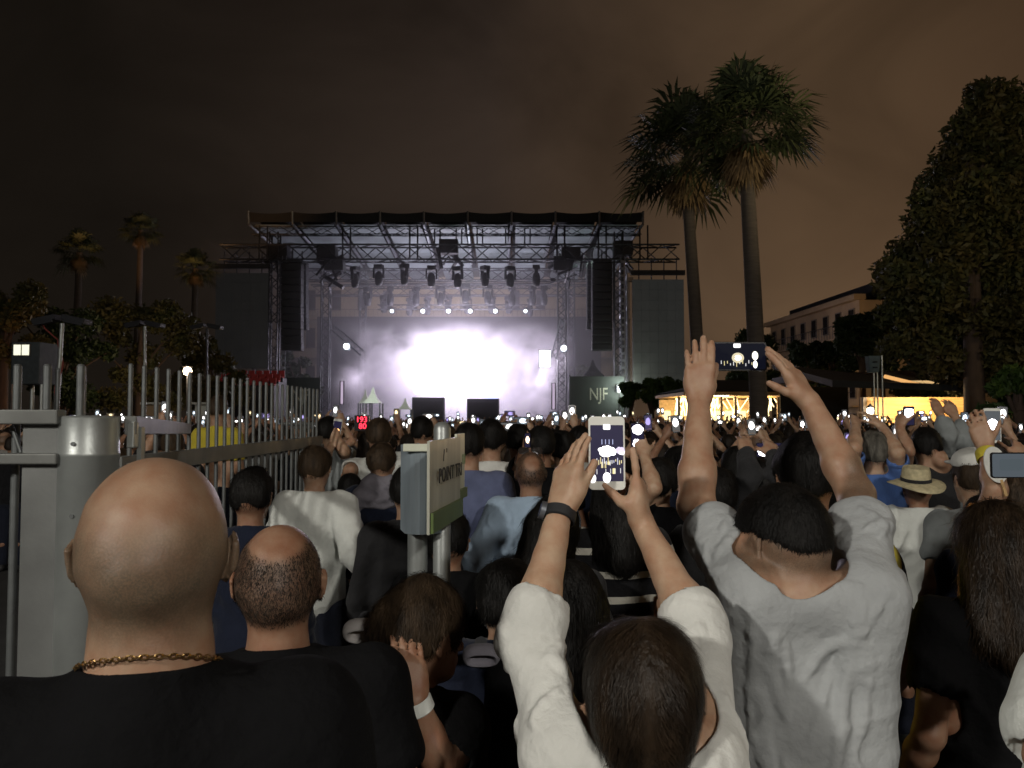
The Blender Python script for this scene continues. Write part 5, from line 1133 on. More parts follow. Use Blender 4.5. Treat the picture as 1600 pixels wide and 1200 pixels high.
# ---- grey T-shirt man
ga = dict(L=arm((1088, 790, 1.76), (1092, 628, 1.90), shoulder=at(1172, 925, 1.52), hand=dict(d=(.05, .12, 1), n=(.05, 1, -.1), curls=[(6, 8, 5), (5, 7, 5), (6, 8, 5), (8, 10, 6)], spread=2.6, tb=(.35, .85, .5))),
          R=arm((1338, 775, 1.78), (1266, 628, 1.92), shoulder=at(1352, 925, 1.52), hand=dict(d=(-.50, .12, .86), n=(-.62, .62, -.36), curls=[(4, 4, 3), (5, 7, 4), (8, 10, 6), (10, 12, 8)], spread=2.5, tb=(.72, .62, .25))))
D1 = person('dark haired man in a grey T-shirt raising both bare arms with a sideways phone', **hp(1220, 766, 1.56), yaw=-8, head=(44, -4, 6), arms=ga, top=M['grey_tee'], bottom=M['jeans'], skin=M['skin'],
            hair='short', hairm=M['hair_black'], vox=HV * 1.05, sleeve=.66, sw=.90, build=1.08, wr=.007, sleeve_w=.72, strands=(22000, .014, .0006, .25), seed=4, neckhole=1.03, nape=.034, folds=9, cuff=True, hthick=.0075, hsc=.93, neckup=-.005, headw=.97, stub=stub_fade, sweep=(0, .8, -1))
it = [('r', -.02, .82, .13, .16, WH, 1.5), ('c', 0, -.12, .22, .40, (1, .88, .6), .8), ('c', 0, -.12, .12, .22, WH, 5), ('c', .62, .05, .11, .34, (1, .95, .8), 2), ('c', .62, -.62, .08, .30, (1, .95, .8), 2)]
for k in range(12): it.append(('r', -.6 + k * .11, -.5 + rg.uniform(-.15, .15), .012, rg.uniform(.08, .2), rg.choice([WH, WM]), .8))
pd = at(1152, 557, 1.99)
phone('dark sideways phone between the raised hands of the man in the grey T-shirt', pd, .150, .074, -2, 0, 2, M['phone_black'], it, scr=(.005, .007, .020), scre=.5)
# ================================================================== MIDDLE GROUND PEOPLE
ms = cloth_mat('striped_cloth', (.012, .012, .014)); tn = ms.node_tree; bs_ = tn.nodes['Principled BSDF']; oldc = bs_.inputs['Base Color'].links[0].from_socket
tcn = tn.nodes.new('ShaderNodeTexCoord'); spn = tn.nodes.new('ShaderNodeSeparateXYZ'); tn.links.new(tcn.outputs['Object'], spn.inputs[0])
mm1 = tn.nodes.new('ShaderNodeMath'); mm1.operation = 'MODULO'; mm1.inputs[1].default_value = .085; tn.links.new(spn.outputs['Z'], mm1.inputs[0])
mm2 = tn.nodes.new('ShaderNodeMath'); mm2.operation = 'LESS_THAN'; mm2.inputs[1].default_value = .024; tn.links.new(mm1.outputs[0], mm2.inputs[0])
mxn = tn.nodes.new('ShaderNodeMix'); mxn.data_type = 'RGBA'; tn.links.new(mm2.outputs[0], mxn.inputs[0]); tn.links.new(oldc, mxn.inputs[6]); mxn.inputs[7].default_value = (.55, .53, .46, 1); tn.links.new(mxn.outputs[2], bs_.inputs['Base Color']); M['stripes'] = ms
def mid(label, px, py, Y, **k):
    k.setdefault('skin', M['skin']); k.setdefault('hairm', M['hair_black']); k.setdefault('top', M['black_cotton']); k.setdefault('bottom', M['jeans']); k.setdefault('vox', MV if Y < 3.4 else .012); k.setdefault('wr', .009); k.setdefault('strands', (4200 if Y < 3.4 else 2200, .024, .0009 if Y < 3.4 else .0013, .3))
    return person(label, **hp(px, py, Y), **k)
def up(el, wr, side, d=None, n=None, c=(14, 20, 14)):
    hd = dict(curl=c); 
    if d is not None: hd['d'] = d; hd['n'] = n
    else: hd['n'] = (0, 1, .1) ; hd['d'] = nrm(at(*wr) - at(*el))
    return arm(el, wr, hand=hd)
mid('woman in a loose white long sleeved shirt with short brown hair near the fence end', 494, 699, 4.25, yaw=-4, folds=7, top=M['white_linen'], hair='short', hairm=M['hair_mid'], collar=True, sleeve=1.85, sleeve_w=1.8, wr=.010, sw=.92, build=.98, topcut=.46,
    arms=dict(R=arm((556, 868, 4.05), (572, 882, 4.32), hand=dict(d=(.2, .8, -.4), n=(-1, 0, 0)))), strands=(2500, .03, .0012, .1), seed=5)
mid('brown haired person in a dark navy coat with a grey scarf on the shoulders', 597, 694, 4.7, yaw=-6, top=M['navy'], hair='short', hairm=M['hair_mid'], sleeve=1.9, build=1.05, seed=6)
sc = MB(); p = at(600, 757, 4.7); ts = empty('scarf', (p[0], 4.68, p[2] - .02)); tag(ts, 'grey scarf draped over the shoulders of the navy coat', 'scarf')
V, Q = surf([cap((-.17, -.03, -.10), (-.06, -.04, .02), .055, .06, .02), cap((-.06, -.04, .02), (.08, -.04, .02), .06, .055, .03), cap((.08, -.04, .02), (.19, -.02, -.07), .055, .05, .03), cap((-.17, -.03, -.10), (-.15, .08, -.14), .05, .05, .03), cap((.19, -.02, -.07), (.17, .08, -.12), .05, .05, .03), ell((0, -.06, -.05), (.16, .06, .07), I3, .04)], .008, wrinkle(.010, 30, 22, 5), .012)
np_mesh('cloth', V, [Q], M['greyscarf'], parent=ts)
mid('short haired man in a white shirt with left arm out, behind the navy coat', 592, 655, 5.5, yaw=10, top=M['white_linen'], hair='short', hairm=M['hair_mid'], sleeve=.6, collar=True, arms=dict(L=up((546, 735, 5.35), (538, 768, 5.5), 'L', (0, .5, -1), (1, 0, 0))), seed=7)
mid('dark haired person holding up a pale phone with an orange glow near the fence', 514, 653, 6.4, yaw=-15, top=M['greyvest'], skin=M['skin_pale'], hair='short', arms=dict(R=up((538, 706, 6.25), (527, 684, 6.3), 'R'), L=up((505, 720, 6.2), (521, 690, 6.3), 'L')), seed=8)
phone('pale cased phone with an orange glow on its screen near the fence end', at(527, 668, 6.32), .07, .14, 0, 8, 0, M['phone_white'], [('b', .2, -.5, .5, .35, (1, .55, .2), 3)], bt=.02)
mid('balding man in a light blue long sleeved shirt with sunglasses on his head', 829, 706, 4.1, yaw=3, folds=7, top=M['blue_shirt'], hair='none', stub=stub_spot, hairm=M['hair_black'], skin=M['skin_tan'], vox=.0065, strands=(3500, .008, .0011, .3), sleeve=1.85, sleeve_w=1.7, wr=.009, collar=True, topcut=.44, build=1.08,
    arms=dict(L=arm((741, 878, 4.0), (772, 888, 4.35), hand=dict(d=(.7, .7, .1), n=(0, 0, 1)))), seed=9)
sg_ = at(829, 706, 4.12); t = empty('sunglasses', (sg_[0], 4.16, sg_[2] - .0)); tag(t, 'sunglasses resting on top of the balding man\'s head with two bright glints', 'sunglasses')
for sg in (-1, 1):
    b = MB(); rounded(b, .056, .036, .014, -.002, .002, cx=sg * .036, cz=.004); b.build('lens', mat('mirror_lens', (.6, .62, .65), rough=.12, metal=1) if sg < 0 else bpy.data.materials['mirror_lens'], t, True)
b = MB(); b.tube((-.01, 0, .008), (.01, 0, .008), .002); [b.tube((sg * .064, 0, .008), (sg * .078, .10, -.06), .002) for sg in (-1, 1)]; b.build('frame', M['black_box'], t)
mid('person in a slate blue shirt partly hidden by the right notice board, arm hanging', 733, 664, 4.4, yaw=-5, top=M['steel_blue'], hair='short', sleeve=1.2, sleeve_w=1.6, wr=.008, seed=10)
mid('dark haired person in a white shirt behind the slate blue shirt', 768, 658, 5.0, yaw=0, top=M['white_cotton'], hair='thick', sleeve=1.3, sleeve_w=1.7, wr=.009, seed=11)
mid('dark haired man with bare neck between the white shirt and the sunglasses', 810, 665, 5.3, skin=M['skin_tan'], hair='short', top=M['darkgrey'], seed=12)
mid('dark head with a phone torch beside its ear just above the sunglasses', 846, 668, 4.9, hair='short', skin=M['skin_tan'], seed=13, arms=dict(L=up((815, 722, 4.8), (823, 700, 4.85), 'L')))
mid('dark haired person standing right behind the blue shirt man and the raised wrist', 880, 676, 5.1, hair='thick', top=M['navy'], seed=14)
mid('person with white shirt collar seen between the blue shirt and the raised wrist', 905, 668, 5.6, hair='short', top=M['white_linen'], collar=True, skin=M['skin_tan'], seed=15)
mid('man in a pale cap standing above the signpost top before the risers', 660, 652, 6.2, hair='short', top=M['white_linen'], sleeve=.5, seed=16)
mid('woman with long dark hair bending her head beside the raised watch wrist', 858, 778, 2.65, hair='long', yaw=-12, head=(-10, -14, 6), skin=M['skin'], top=M['darkgrey'], strands=(5000, .06, .0010, .05), sw=.85, build=.9, seed=17)
mid('woman with dark hair in a black top with pale horizontal stripes behind the white phone', 962, 716, 2.9, hair='long', yaw=6, top=M['stripes'], sw=.86, build=.92, strands=(5000, .06, .0010, .05), seed=18)
# hand with phone right of the white phone
mid('person in black holding a brightly lit phone right beside the white phone', 1028, 720, 3.9, hair='thick', top=M['black_cotton'], skin=M['skin_pale'], arms=dict(L=up((1022, 762, 3.75), (1007, 712, 3.85), 'L')), seed=19)
phone('phone with a glaring white screen just right of the white phone', at(996, 682, 3.9), .068, .135, 0, 0, 4, M['phone_black'], [('b', 0, .55, .9, .38, WH, 5), ('b', -.2, -.55, .6, .35, WH, 4)])
mid('man with thick black hair and yellow shirt beyond the grey T-shirt man', 1258, 684, 2.35, hair='thick', yaw=-5, top=M['yellow'], skin=M['skin_tan'], strands=(6000, .02, .0009, .3), seed=20, vox=.0075)
H1 = mid('man in a straw hat and a white shirt with a grey shadow across his back', 1432, 734, 4.5, yaw=-6, hair='none', hairm=M['hair_mid'], top=M['white_linen'], skin=M['skin_tan'], sleeve=.45, sleeve_w=1.8, wr=.010, vox=.009, build=1.0, seed=22)
ht = empty('straw_hat', at(1431, 752, 4.3)); tag(ht, 'pale straw hat with a dented crown and wide brim', 'hat'); ht.rotation_euler = (R(8), R(-4), R(10)); ht.scale = (.78,) * 3
M['straw'] = mat('straw', (.62, .54, .33), rough=.8, vs=30, bump=.5, bs=200, var=.12)
b = MB(); n = 36; prof = [(.175, -.022), (.15, -.012), (.12, 0), (.092, .004), (.089, .03), (.085, .075), (.078, .100), (.055, .106), (.02, .092), (.001, .090)]
V = []; Fs = []
for j, (r, z) in enumerate(prof):
    for i in range(n):
        t = 2 * math.pi * i / n; zz_ = z + (.018 * math.cos(2 * t) if j < 3 else 0) * (3 - j) / 3; V.append((r * math.cos(t), r * 1.16 * math.sin(t), zz_))
for j in range(len(prof) - 1):
    for i in range(n): Fs.append((j * n + i, j * n + (i + 1) % n, (j + 1) * n + (i + 1) % n, (j + 1) * n + i))
b.add(V, Fs); o = b.build('crown_and_brim', M['straw'], ht, True); md = o.modifiers.new('t', 'SOLIDIFY'); md.thickness = .004
b = MB(); b.lathe((0, 0, 0), [(.094, .005), (.0935, .028)], 36, sy=1.16); b.build('band', M['darkgrey'], ht, True)
mid('grey haired man in a blue shirt with both arms up, left of the straw hat', 1362, 679, 4.7, hair='thick', hairm=M['hair_grey'], top=M['blue'], skin=M['skin_pale'], sleeve=.75, arms=dict(L=up((1335, 700, 4.5), (1337, 665, 4.7), 'L'), R=up((1402, 708, 4.55), (1378, 666, 4.75), 'R', (-.5, .5, .7), (-.5, .5, 0))), seed=23)
mid('person with black hair and one bent arm up in front of the lit wooden wall', 1445, 671, 5.0, hair='short', skin=M['skin'], top=M['darkgrey'], arms=dict(L=up((1418, 705, 4.8), (1405, 668, 4.9), 'L', (.3, .4, .9), (.9, .4, 0), (30, 40, 20)), R=up((1470, 720, 4.9), (1462, 700, 5.0), 'R')), seed=24)
mid('person in a grey sleeved top stretching both arms up before the kiosk', 1500, 690, 5.3, hair='short', top=M['greyvest'], sleeve=1.5, sleeve_w=1.3, skin=M['skin'], arms=dict(L=up((1482, 680, 5.1), (1468, 646, 5.2), 'L'), R=up((1508, 690, 5.1), (1492, 650, 5.2), 'R')), seed=25)
O1 = mid('person in an orange top with a raised arm wearing a yellow wristband, right edge', 1572, 735, 2.9, hair='short', hairm=M['hair_mid'], top=M['orange'], skin=M['skin'], sleeve=.5, build=.9, sw=.9, arms=dict(L=up((1556, 765, 2.8), (1540, 700, 2.92), 'L', (-.2, .2, 1), (.5, 1, 0)), R=up((1610, 760, 2.9), (1600, 720, 3.0), 'R')), seed=26, vox=.009)
mid('person with a white sun cap beside the arm with the yellow wristband', 1520, 712, 3.6, hair='short', hairm=M['hair_mid'], top=M['greyvest'], skin=M['skin_pale'], seed=27)
wc = at(1521, 712, 3.6); t = empty('cap', wc); tag(t, 'glowing white round cap left of the yellow wristband', 'cap')
V, Q = surf([ell((0, 0, -.03), (.088, .105, .07), I3), ell((0, .10, -.035), (.07, .08, .012), I3, .01), plane((0, 0, -1), (0, 0, -.05))], .006); np_mesh('crown', V, [Q], M['white_cotton'], parent=t)
t = empty('paper_fan', at(1556, 726, 2.75)); tag(t, 'white oval hand fan between the wristband arm and the grey phone', 'fan')
b = MB(); V = []; n = 28; V = [(.042 * math.cos(2 * math.pi * i / n), 0, .065 * math.sin(2 * math.pi * i / n)) for i in range(n)]; b.add([(x, -.002, z) for x, y, z in V] + [(x, .002, z) for x, y, z in V], [tuple(range(n)), tuple(range(2 * n - 1, n - 1, -1))] + [(i, n + i, n + (i + 1) % n, (i + 1) % n) for i in range(n)]); b.build('leaf', M['white_cotton'], t)
b = MB(); b.box((0, 0, -.085), (.010, .006, .06)); b.build('handle', M['wood_lit'], t); t.rotation_euler = (0, R(-18), R(5))
M['grey_screen'] = glow('grey_screen', (.14, .17, .19), .9)
phone('large grey tablet like phone held sideways at the right edge', at(1586, 727, 2.4), .150, .078, 0, 0, 0, M['phone_black'], [('r', -.2, .05, .5, .5, (.12, .15, .17), .6)], scr=(.10, .12, .14), scre=.8)
phone('pale phone with a white flare on its screen before the right edge trees', at(1550, 665, 3.4), .075, .150, 0, 0, 0, M['phone_white'], [('b', 0, .1, .7, .35, WH, 6), ('b', .1, -.6, .4, .3, WH, 3)], bt=.012, scr=(.12, .13, .14), scre=.8)
mid('woman with a large mass of long dark hair and black top at the right', 1553, 788, 2.05, hair='long', hairm=M['hair_brown'], top=M['black_cotton'], strands=(9000, .05, .0011, .4), sw=.95, seed=28, headw=1.15, vox=.0075, skin=M['skin_tan'])
mid('person in a pale sleeve whose elbow enters at the lower right edge', 1712, 950, 1.35, hair='short', hairm=M['hair_mid'], top=M['white_linen'], skin=M['skin'], sleeve=.62, sleeve_w=1.5, build=1.0, arms=dict(L=arm((1640, 1185, 1.30), (1716, 1085, 1.5), shoulder=at(1668, 1070, 1.35), hand=dict(n=(1, 0, 0)))), seed=29, vox=.007)
# small woman / child bottom centre, hand at her face with a pale wristband
K1 = mid('short person with greying tousled hair resting one hand on her cheek, below the signpost', 652, 912, 1.72, hair='thick', hairm=M['hair_mid'], top=M['black_cotton'], yaw=-28, head=(-22, -6, 0), skin=M['skin_tan'], vox=.0065, sleeve=.35, build=.9, sw=.85, strands=(7000, .03, .0008, .35), seed=30,
         arms=dict(R=arm((690, 1196, 1.60), (650, 1095, 1.58), hand=dict(d=(-.2, .3, .9), n=(-.2, .95, 0)))))
S_, E_, W_ = K1['A']['R'][:3]
ring_at(K1['root'], E_, W_, .93, .028, .014, M['white_linen'], 'wristband')
for px, py, Y, lab, rx in ((568, 986, 1.75, 'pale oval ring with a dark centre left of the short person\'s head', 58), (752, 1024, 1.9, 'pale flattened ring with a dark centre right of the short person\'s head', 70)):
    t = empty('ring_handle', at(px, py, Y)); tag(t, lab, 'ring'); t.rotation_euler = (R(30), 0, R(4)); n = 32; m_ = 12; V = []; Fs = []
    aw, ah = (.036, .019)
    for i in range(n):
        a_ = 2 * math.pi * i / n; cx, cz = aw * math.copysign(abs(math.cos(a_)) ** .7, math.cos(a_)), ah * math.copysign(abs(math.sin(a_)) ** .8, math.sin(a_))
        nx, nz = nrm((cx / aw ** 2, cz / ah ** 2, 0))[:2]
        for k in range(m_): q = 2 * math.pi * k / m_; V.append((cx + nx * .010 * math.cos(q), .018 * math.sin(q), cz + nz * .010 * math.cos(q)))
    for i in range(n):
        for k in range(m_): Fs.append((i * m_ + k, i * m_ + (k + 1) % m_, ((i + 1) % n) * m_ + (k + 1) % m_, ((i + 1) % n) * m_ + k))
    b = MB(); b.add(V, Fs); b.build('ring', mat('pale_rubber', (.34, .32, .31), rough=.6) if px < 600 else M['greyscarf'], t, True)
    b = MB(); b.tube((0, .04, 0), (0, .25, -.35), .016); b.build('stem', M['black_box'], t, True)
# yellow raincoat person behind the fence
Yy = 7.6; bx = empty('planter', (at(347, 600, Yy)[0], Yy, 0)); tag(bx, 'low concrete block under the person in yellow behind the fence', 'block'); b = MB(); b.box((0, 0, .13), (.6, .5, .26)); b.build('block', M['asphalt'], bx, bevel=.02)
yp = mid('person in a bright yellow jacket behind the bars of the fence', 341, 620, Yy, hair='short', hairm=M['hair_mid'], top=M['yellow'], sleeve=.9, sleeve_w=1.4, build=.9, sw=.82, yaw=5, seed=31, topcut=.70)
# dark figures filling the left centre
for i, (px, py, Y, lab, k) in enumerate((
    (548, 742, 5.0, 'person in black between the two white shirts at left', {}), (395, 735, 3.3, 'person in a black hooded top just right of the fence behind the two front men', dict(hair='thick')),
    (640, 730, 3.5, 'person in dark clothes hidden behind the signpost', {}), (700, 800, 2.9, 'dark clothed person right of the signpost base', {}), (790, 880, 2.2, 'dark seated looking person in front of the blue shirt', dict(hair='thick')),
    (1120, 735, 3.4, 'dark haired person between the raised phones and the left bare arm', dict(hair='short')), (1150, 700, 4.6, 'dark haired woman below the large white screens', dict(hair='long')), (1060, 700, 4.4, 'person with dark hair left of the bare left arm', {}),
    (1188, 722, 3.6, 'dark haired person with hands up before the thick haired man', dict(arms=dict(L=up((1172, 745, 3.5), (1166, 708, 3.6), 'L'), R=up((1215, 742, 3.5), (1208, 712, 3.6), 'R')))),
    (1322, 765, 3.2, 'dark person seen under the raised right bare arm', {}), (1540, 775, 3.3, 'person with dark hair behind the big dark hair at right', {}), (1600, 690, 3.9, 'person in dark at the very right edge of the crowd', {}),
    (890, 880, 1.95, 'woman with dark straight hair between the white sleeves', dict(hair='long', hairm=M['hair_black'])))):
    k = dict(k); k.setdefault('hair', 'short'); k.setdefault('sleeve', 1.9); mid(lab, px, py, Y, seed=40 + i, top=(M['black_cotton'], M['navy'], M['darkgrey'])[i % 3], skin=(M['skin'], M['skin_tan'])[i % 2], **k)
phone('landscape phone whose whole screen glares white right of the left bare arm', at(1202, 703, 4.6), .155, .085, 0, 0, 0, M['phone_black'], [('b', 0, -.2, .95, .9, WH, 5), ('r', 0, .5, .2, .6, WH, 5)])
phone('small upright phone with a violet image left of the glaring landscape phone', at(1166, 716, 3.62), .045, .09, 0, 0, 0, M['phone_black'], [('r', 0, .0, .9, .4, (.55, .45, 1), 2), ('r', 0, -.5, .15, .5, WH, 3)])
phone('tiny bright phone torch at the ear of a dark head above the sunglasses', at(824, 688, 4.82), .04, .09, 0, 0, 15, M['phone_black'], [('b', 0, .1, .7, .5, (1, .75, .5), 4)])
phone('upright phone with a white glow held before the kiosk wall', at(1420, 650, 4.9), .07, .12, 0, 0, 0, M['phone_black'], [('r', 0, .3, .9, .5, WH, 4)])
rd = empty('led_sign', at(565, 661, 8.6)); tag(rd, 'small red digital display held up in the crowd', 'display')
b = MB(); b.box((0, .02, 0), (.16, .03, .17)); b.build('case', M['phone_black'], rd); text_obj('digits', '193\n 80', .085, glow('red_led', (1, .03, .06), 4), rd, (0, -.002, 0), depth=.002)
S_, E_, W_ = O1['A']['L'][:3]
ring_at(O1['root'], E_, W_, .80, .036, .022, M['yellow'], 'wristband')
# ================================================================== THE CROWD
mids = [(o.location.x, o.location.y) for o in COL.objects if o.get('category') == 'person' and o.parent is None]
def ppx(x, y): return 800 + F * x / y
ARM = {
 'down': None,
 'right': dict(R=dict(elbow=(.30, .20, 1.50), wrist=(.20, .27, 1.745), local=True, hand=dict(d=(-.1, .1, 1), n=(-.4, .9, 0), curl=(16, 22, 14)))),
 'left': dict(L=dict(elbow=(-.30, .20, 1.50), wrist=(-.20, .27, 1.745), local=True, hand=dict(d=(.1, .1, 1), n=(.4, .9, 0), curl=(16, 22, 14)))),
 'both': dict(R=dict(elbow=(.27, .22, 1.54), wrist=(.10, .33, 1.76), local=True, hand=dict(d=(-.3, .1, 1), n=(-.7, .6, 0), curl=(16, 22, 14))), L=dict(elbow=(-.27, .22, 1.54), wrist=(-.10, .33, 1.76), local=True, hand=dict(d=(.3, .1, 1), n=(.7, .6, 0), curl=(16, 22, 14)))),
 'face': dict(R=dict(elbow=(.25, .22, 1.26), wrist=(.07, .34, 1.50), local=True, hand=dict(d=(-.3, .2, 1), n=(-.8, .4, 0), curl=(20, 25, 15))), L=dict(elbow=(-.25, .22, 1.26), wrist=(-.07, .34, 1.50), local=True, hand=dict(d=(.3, .2, 1), n=(.8, .4, 0), curl=(20, 25, 15)))),
}
PHP = {'right': (.17, .30, 1.87), 'left': (-.17, .30, 1.87), 'both': (0, .37, 1.87), 'face': (0, .42, 1.62)}
POSE = {'down': 'arms down', 'right': 'right arm raised', 'left': 'left arm raised', 'both': 'both arms raised', 'face': 'elbows bent'}
HAIR = {'short': 'short dark hair', 'thick': 'thick dark hair', 'long': 'long hair', 'none': 'a bare head'}
protos = []
for i, (pose, hair, skn, sl) in enumerate((('down', 'short', 'skin', .5), ('down', 'long', 'skin_tan', .3), ('right', 'thick', 'skin_pale', .5), ('left', 'short', 'skin', .5), ('both', 'short', 'skin_tan', .5), ('both', 'long', 'skin_pale', .5), ('face', 'thick', 'skin', 1.6), ('down', 'none', 'skin', .5), ('down', 'thick', 'skin_tan', 1.7), ('right', 'long', 'skin', .35))):
    r_ = person('x', 0, 0, 1.70, world=False, arms=ARM[pose], hair=hair, hairm=M['crowd_hair'] if i % 3 else M['hair_mid'], skin=M[skn], top=M['crowd_top'], bottom=M['jeans'], sleeve=sl, sw=.86 if hair == 'long' else 1, stub=stub_ring if hair == 'none' else None, vox=.0165, seed=60 + i, wr=.006, sleeve_w=1.5)
    protos.append([r_['root'], pose, hair, False])
SCR = [('white', (1, 1, 1), 3.0), ('cold white', (.75, .88, 1), 2.2), ('warm', (1, .78, .45), 2.2), ('bright', (1, .98, .95), 6), ('dim violet', (.5, .42, .9), 1.2)]
pproto = []
for nme, colr, es in SCR:
    t = empty('smartphone', (0, 0, -5)); b = MB(); rounded(b, .07, .14, .01, -.004, .004, n=2); b.build('case', M['phone_black'], t)
    b = MB(); rounded(b, .058, .128, .006, -.0052, -.0045, n=2); b.build('screen', glow('far_' + nme.replace(' ', '_'), tuple(c * .12 for c in colr), 1), t)
    b = MB(); rgx = random.Random(len(nme)); V = [(.022 * math.cos(a) * rgx.uniform(.8, 1.1), -.0056, .012 + .036 * math.sin(a) * rgx.uniform(.8, 1.1)) for a in np.linspace(0, 2 * math.pi, 12)[:-1]]; b.add(V, [tuple(range(11))]); b.build('image', glow('farimg_' + nme.replace(' ', '_'), colr, es), t)
    pproto.append([t, nme, False])
ZN = [(0, 'behind the fence gate at far left'), (200, 'behind the near fence bars'), (330, 'behind the far fence bars'), (480, 'below the left banner'), (560, 'in front of the white tents'), (640, 'in front of the left riser'), (705, 'between the two risers'), (780, 'below the right edge of the smoke'), (880, 'below the right banner'), (975, 'below the work light and green trees'), (1060, 'in front of the pavilion'), (1165, 'by the foot of the right palm'), (1245, 'below the dark canopy'), (1345, 'before the glowing kiosk wall'), (1450, 'before the kiosk end'), (1530, 'at the right edge')]
def zone(px): 
    z = ZN[0][1]
    for a, n in ZN:
        if px >= a: z = n
    return z
def dist_word(Y): return 'near' if Y < 7.5 else 'midway' if Y < 10.5 else 'far'
def put_phone(P, rz, px, Y, land=False, held='held up'):
    k = random.choices(range(5), (4, 3, 2, 3, 1))[0]; pr = pproto[k]
    if pr[2]: o = copy_tree(pr[0])
    else: o = pr[0]; pr[2] = True
    o.location = P; o.rotation_euler = (R(random.uniform(-10, 6)), R(90 if land else random.uniform(-8, 8)), rz)
    s_ = 1.0 if Y < 16 else 1.0
    tag(o, '%s %s %s in the crowd %s' % (pr[1], 'sideways phone' if land else 'upright phone', {0: 'very far', 1: 'far', 2: 'near'}[0 if Y > 18 else 1 if Y > 9 else 2], zone(px)), 'phone', 'lit phones held up ' + zone(px))
cnt = 0; Y = 5.7; placed = list(mids); rr = random.Random(12); BIG = [m for m in mids if m[1] < 6.5]
cands = []
while Y < 40:
    wx = 1.36 * Y; nx = int(wx / .66); 
    for i in range(nx):
        x = -wx / 2 + (i + .5) * wx / nx + rr.uniform(-.18, .18) + .0; y = Y + rr.uniform(-.2, .2); cands.append((x, y))
    Y += .64
front = []; y = 3.3
while y < 5.7:
    for i in range(int(1.3 * y / .6)):
        x = -1.3 * y / 2 + (i + .5) * .6 + rr.uniform(-.1, .1); 
        if ppx(x, y) < 500: continue
        front.append((x, y + rr.uniform(-.15, .15)))
    y += .62
def ok(x, y):
    for a, b_ in placed:
        if (a - x) ** 2 + (b_ - y) ** 2 < .42 ** 2: return False
    if abs(x - XF) < .35 and y < 8.6: return False
    if ppx(x, y) < 490 and y < 9 and ppx(x, y) > 430: return False
    return True
fc = 0
for x, y in front:
    px = ppx(x, y)
    if not ok(x, y): continue
    if any(abs(ppx(*m) - px) < 42 and m[1] > y for m in BIG): continue
    if 900 < px < 1000 or 1350 < px < 1480: continue
    front_h = 1.85 - (rr.uniform(700, 740) - 650) / F * y
    pr = rr.choice([p for p in protos if p[1] == 'down'])
    o = copy_tree(pr[0]) if pr[3] else pr[0]; pr[3] = True; s_ = front_h / 1.70; o.location = (x, y, 0); o.scale = (s_,) * 3; o.rotation_euler = (0, 0, R(rr.uniform(-25, 25)) ); placed.append((x, y)); fc += 1
    tag(o, 'dark clothed person, %s, in the near crowd %s' % (HAIR[pr[2]], zone(px)), 'person', 'crowd watching ' + zone(px))
far = []
for x, y in cands:
    px = ppx(x, y)
    if not ok(x, y): continue
    if cnt >= 245: far.append((x, y)); continue
    if px < 110 and y < 9: continue
    if 300 < px < 400 and y < 8.0: continue
    u = rr.random(); want = 'down' if u < .50 else rr.choice(['right', 'left', 'both', 'both', 'face'])
    ch = [p for p in protos if p[1] == want]; pr = rr.choice(ch); o = copy_tree(pr[0]) if pr[3] else pr[0]; pr[3] = True
    H_ = min(1.76, rr.gauss(1.66, .06)) - (.05 if 500 < px < 900 else .03); s_ = H_ / 1.70; rz = R(rr.uniform(-14, 14) - math.degrees(math.atan2(x + 4.3, 50 - y)) * -0 ) ; o.location = (x, y, 0); o.scale = (s_,) * 3; o.rotation_euler = (0, 0, rz)
    placed.append((x, y)); cnt += 1
    tag(o, 'person %s, %s, %s, %s' % (zone(px), dist_word(y), HAIR[pr[2]], POSE[pr[1]]), 'person', 'crowd watching ' + zone(px))
    if want != 'down':
        q = np.array(PHP[want]) * s_; c_, sn = math.cos(rz), math.sin(rz); P = (x + q[0] * c_ - q[1] * sn, y + q[0] * sn + q[1] * c_, q[2]); put_phone(P, rz, px, y, land=want == 'both' and rr.random() < .5)
for p in protos:
    if not p[3]:
        for ch in list(p[0].children_recursive): bpy.data.objects.remove(ch)
        bpy.data.objects.remove(p[0])
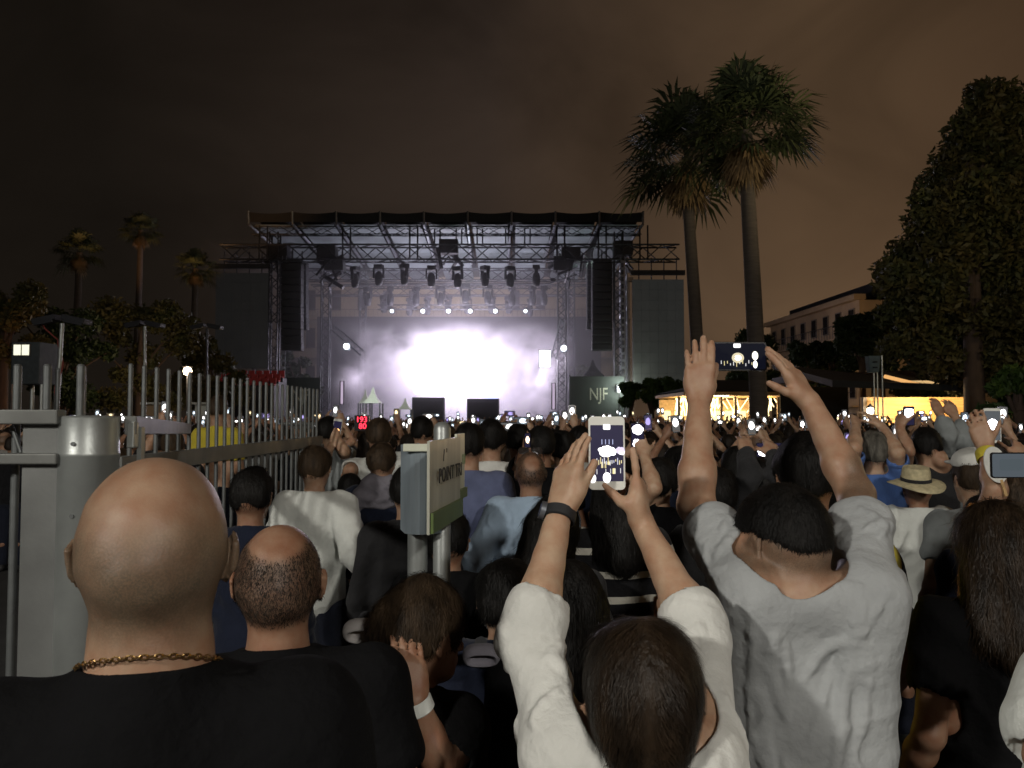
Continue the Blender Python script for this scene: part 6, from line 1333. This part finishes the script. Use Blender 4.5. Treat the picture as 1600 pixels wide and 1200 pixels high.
# distant mass
def fig(arms):
    sk = [ell((0, 0, 1.60), (.07, .085, .10)), cap((0, 0, 1.5), (0, 0, 1.42), .055)]; sh_ = [cap((-.15, 0, 1.36), (.15, 0, 1.36), .07), cap((0, 0, 1.3), (0, 0, .9), .17, .15, .05)]
    for sg, up_ in ((-1, arms & 1), (1, arms & 2)):
        if up_: sh_.append(cap((sg * .18, 0, 1.38), (sg * .27, .15, 1.5), .05, .045)); sk.append(cap((sg * .27, .15, 1.5), (sg * .12, .25, 1.84), .04, .03))
        else: sh_.append(cap((sg * .19, 0, 1.36), (sg * .24, 0, 1.05), .05, .04))
    hr = [ell((0, -.015, 1.62), (.085, .10, .10))]
    out_ = []
    for ops, mi_ in ((sk, 0), (hr, 1), (sh_, 2)): V, Q = surf(ops, .038); out_.append((V, Q, mi_))
    return out_
figs = [fig(a) for a in (0, 0, 0, 0, 0, 1, 2, 3)]
VV = []; QQ = []; MI = []; n0 = 0; r_ = np.random.default_rng(5); nph = 0; y = None
for x, y in far:
    if y > 33 and r_.random() < .45: continue
    if y > 47: continue
    k = r_.integers(0, 8); s_ = min(1.0, r_.normal(.955, .035)) - (.03 if 500 < ppx(x, y) < 900 else 0); a = r_.uniform(-.4, .4); Rm_ = np.array(((math.cos(a), -math.sin(a), 0), (math.sin(a), math.cos(a), 0), (0, 0, 1)))
    cm = r_.choice([2, 2, 2, 3, 3, 4, 5])
    for V, Q, mi_ in figs[k]:
        VV.append((V @ Rm_.T) * s_ + (x, y, 0)); QQ.append(Q + n0); n0 += len(V); MI.append(np.full(len(Q), cm if mi_ == 2 else mi_))
    if k >= 5 and nph < 165 and r_.random() < (.9 if y < 25 else .6):
        dx = {5: -.1, 6: .1, 7: 0}[int(k)]; put_phone((x + dx, y + .26, 1.88 * s_ + r_.uniform(-.05, .08)), a, ppx(x, y), y, land=k == 7 and r_.random() < .5); nph += 1
cw = np_mesh('distant_crowd', np.concatenate(VV), [np.concatenate(QQ)], [M['skin_tan'], M['crowd_hair'], M['black_cotton'], M['darkgrey'], M['greyvest'], M['steel_blue']], mi=np.concatenate(MI)); tag(cw, kind='stuff')
print('crowd', cnt, fc, 'phones', nph)
for p in pproto:
    if not p[2]:
        for ch in list(p[0].children): bpy.data.objects.remove(ch)
        bpy.data.objects.remove(p[0])
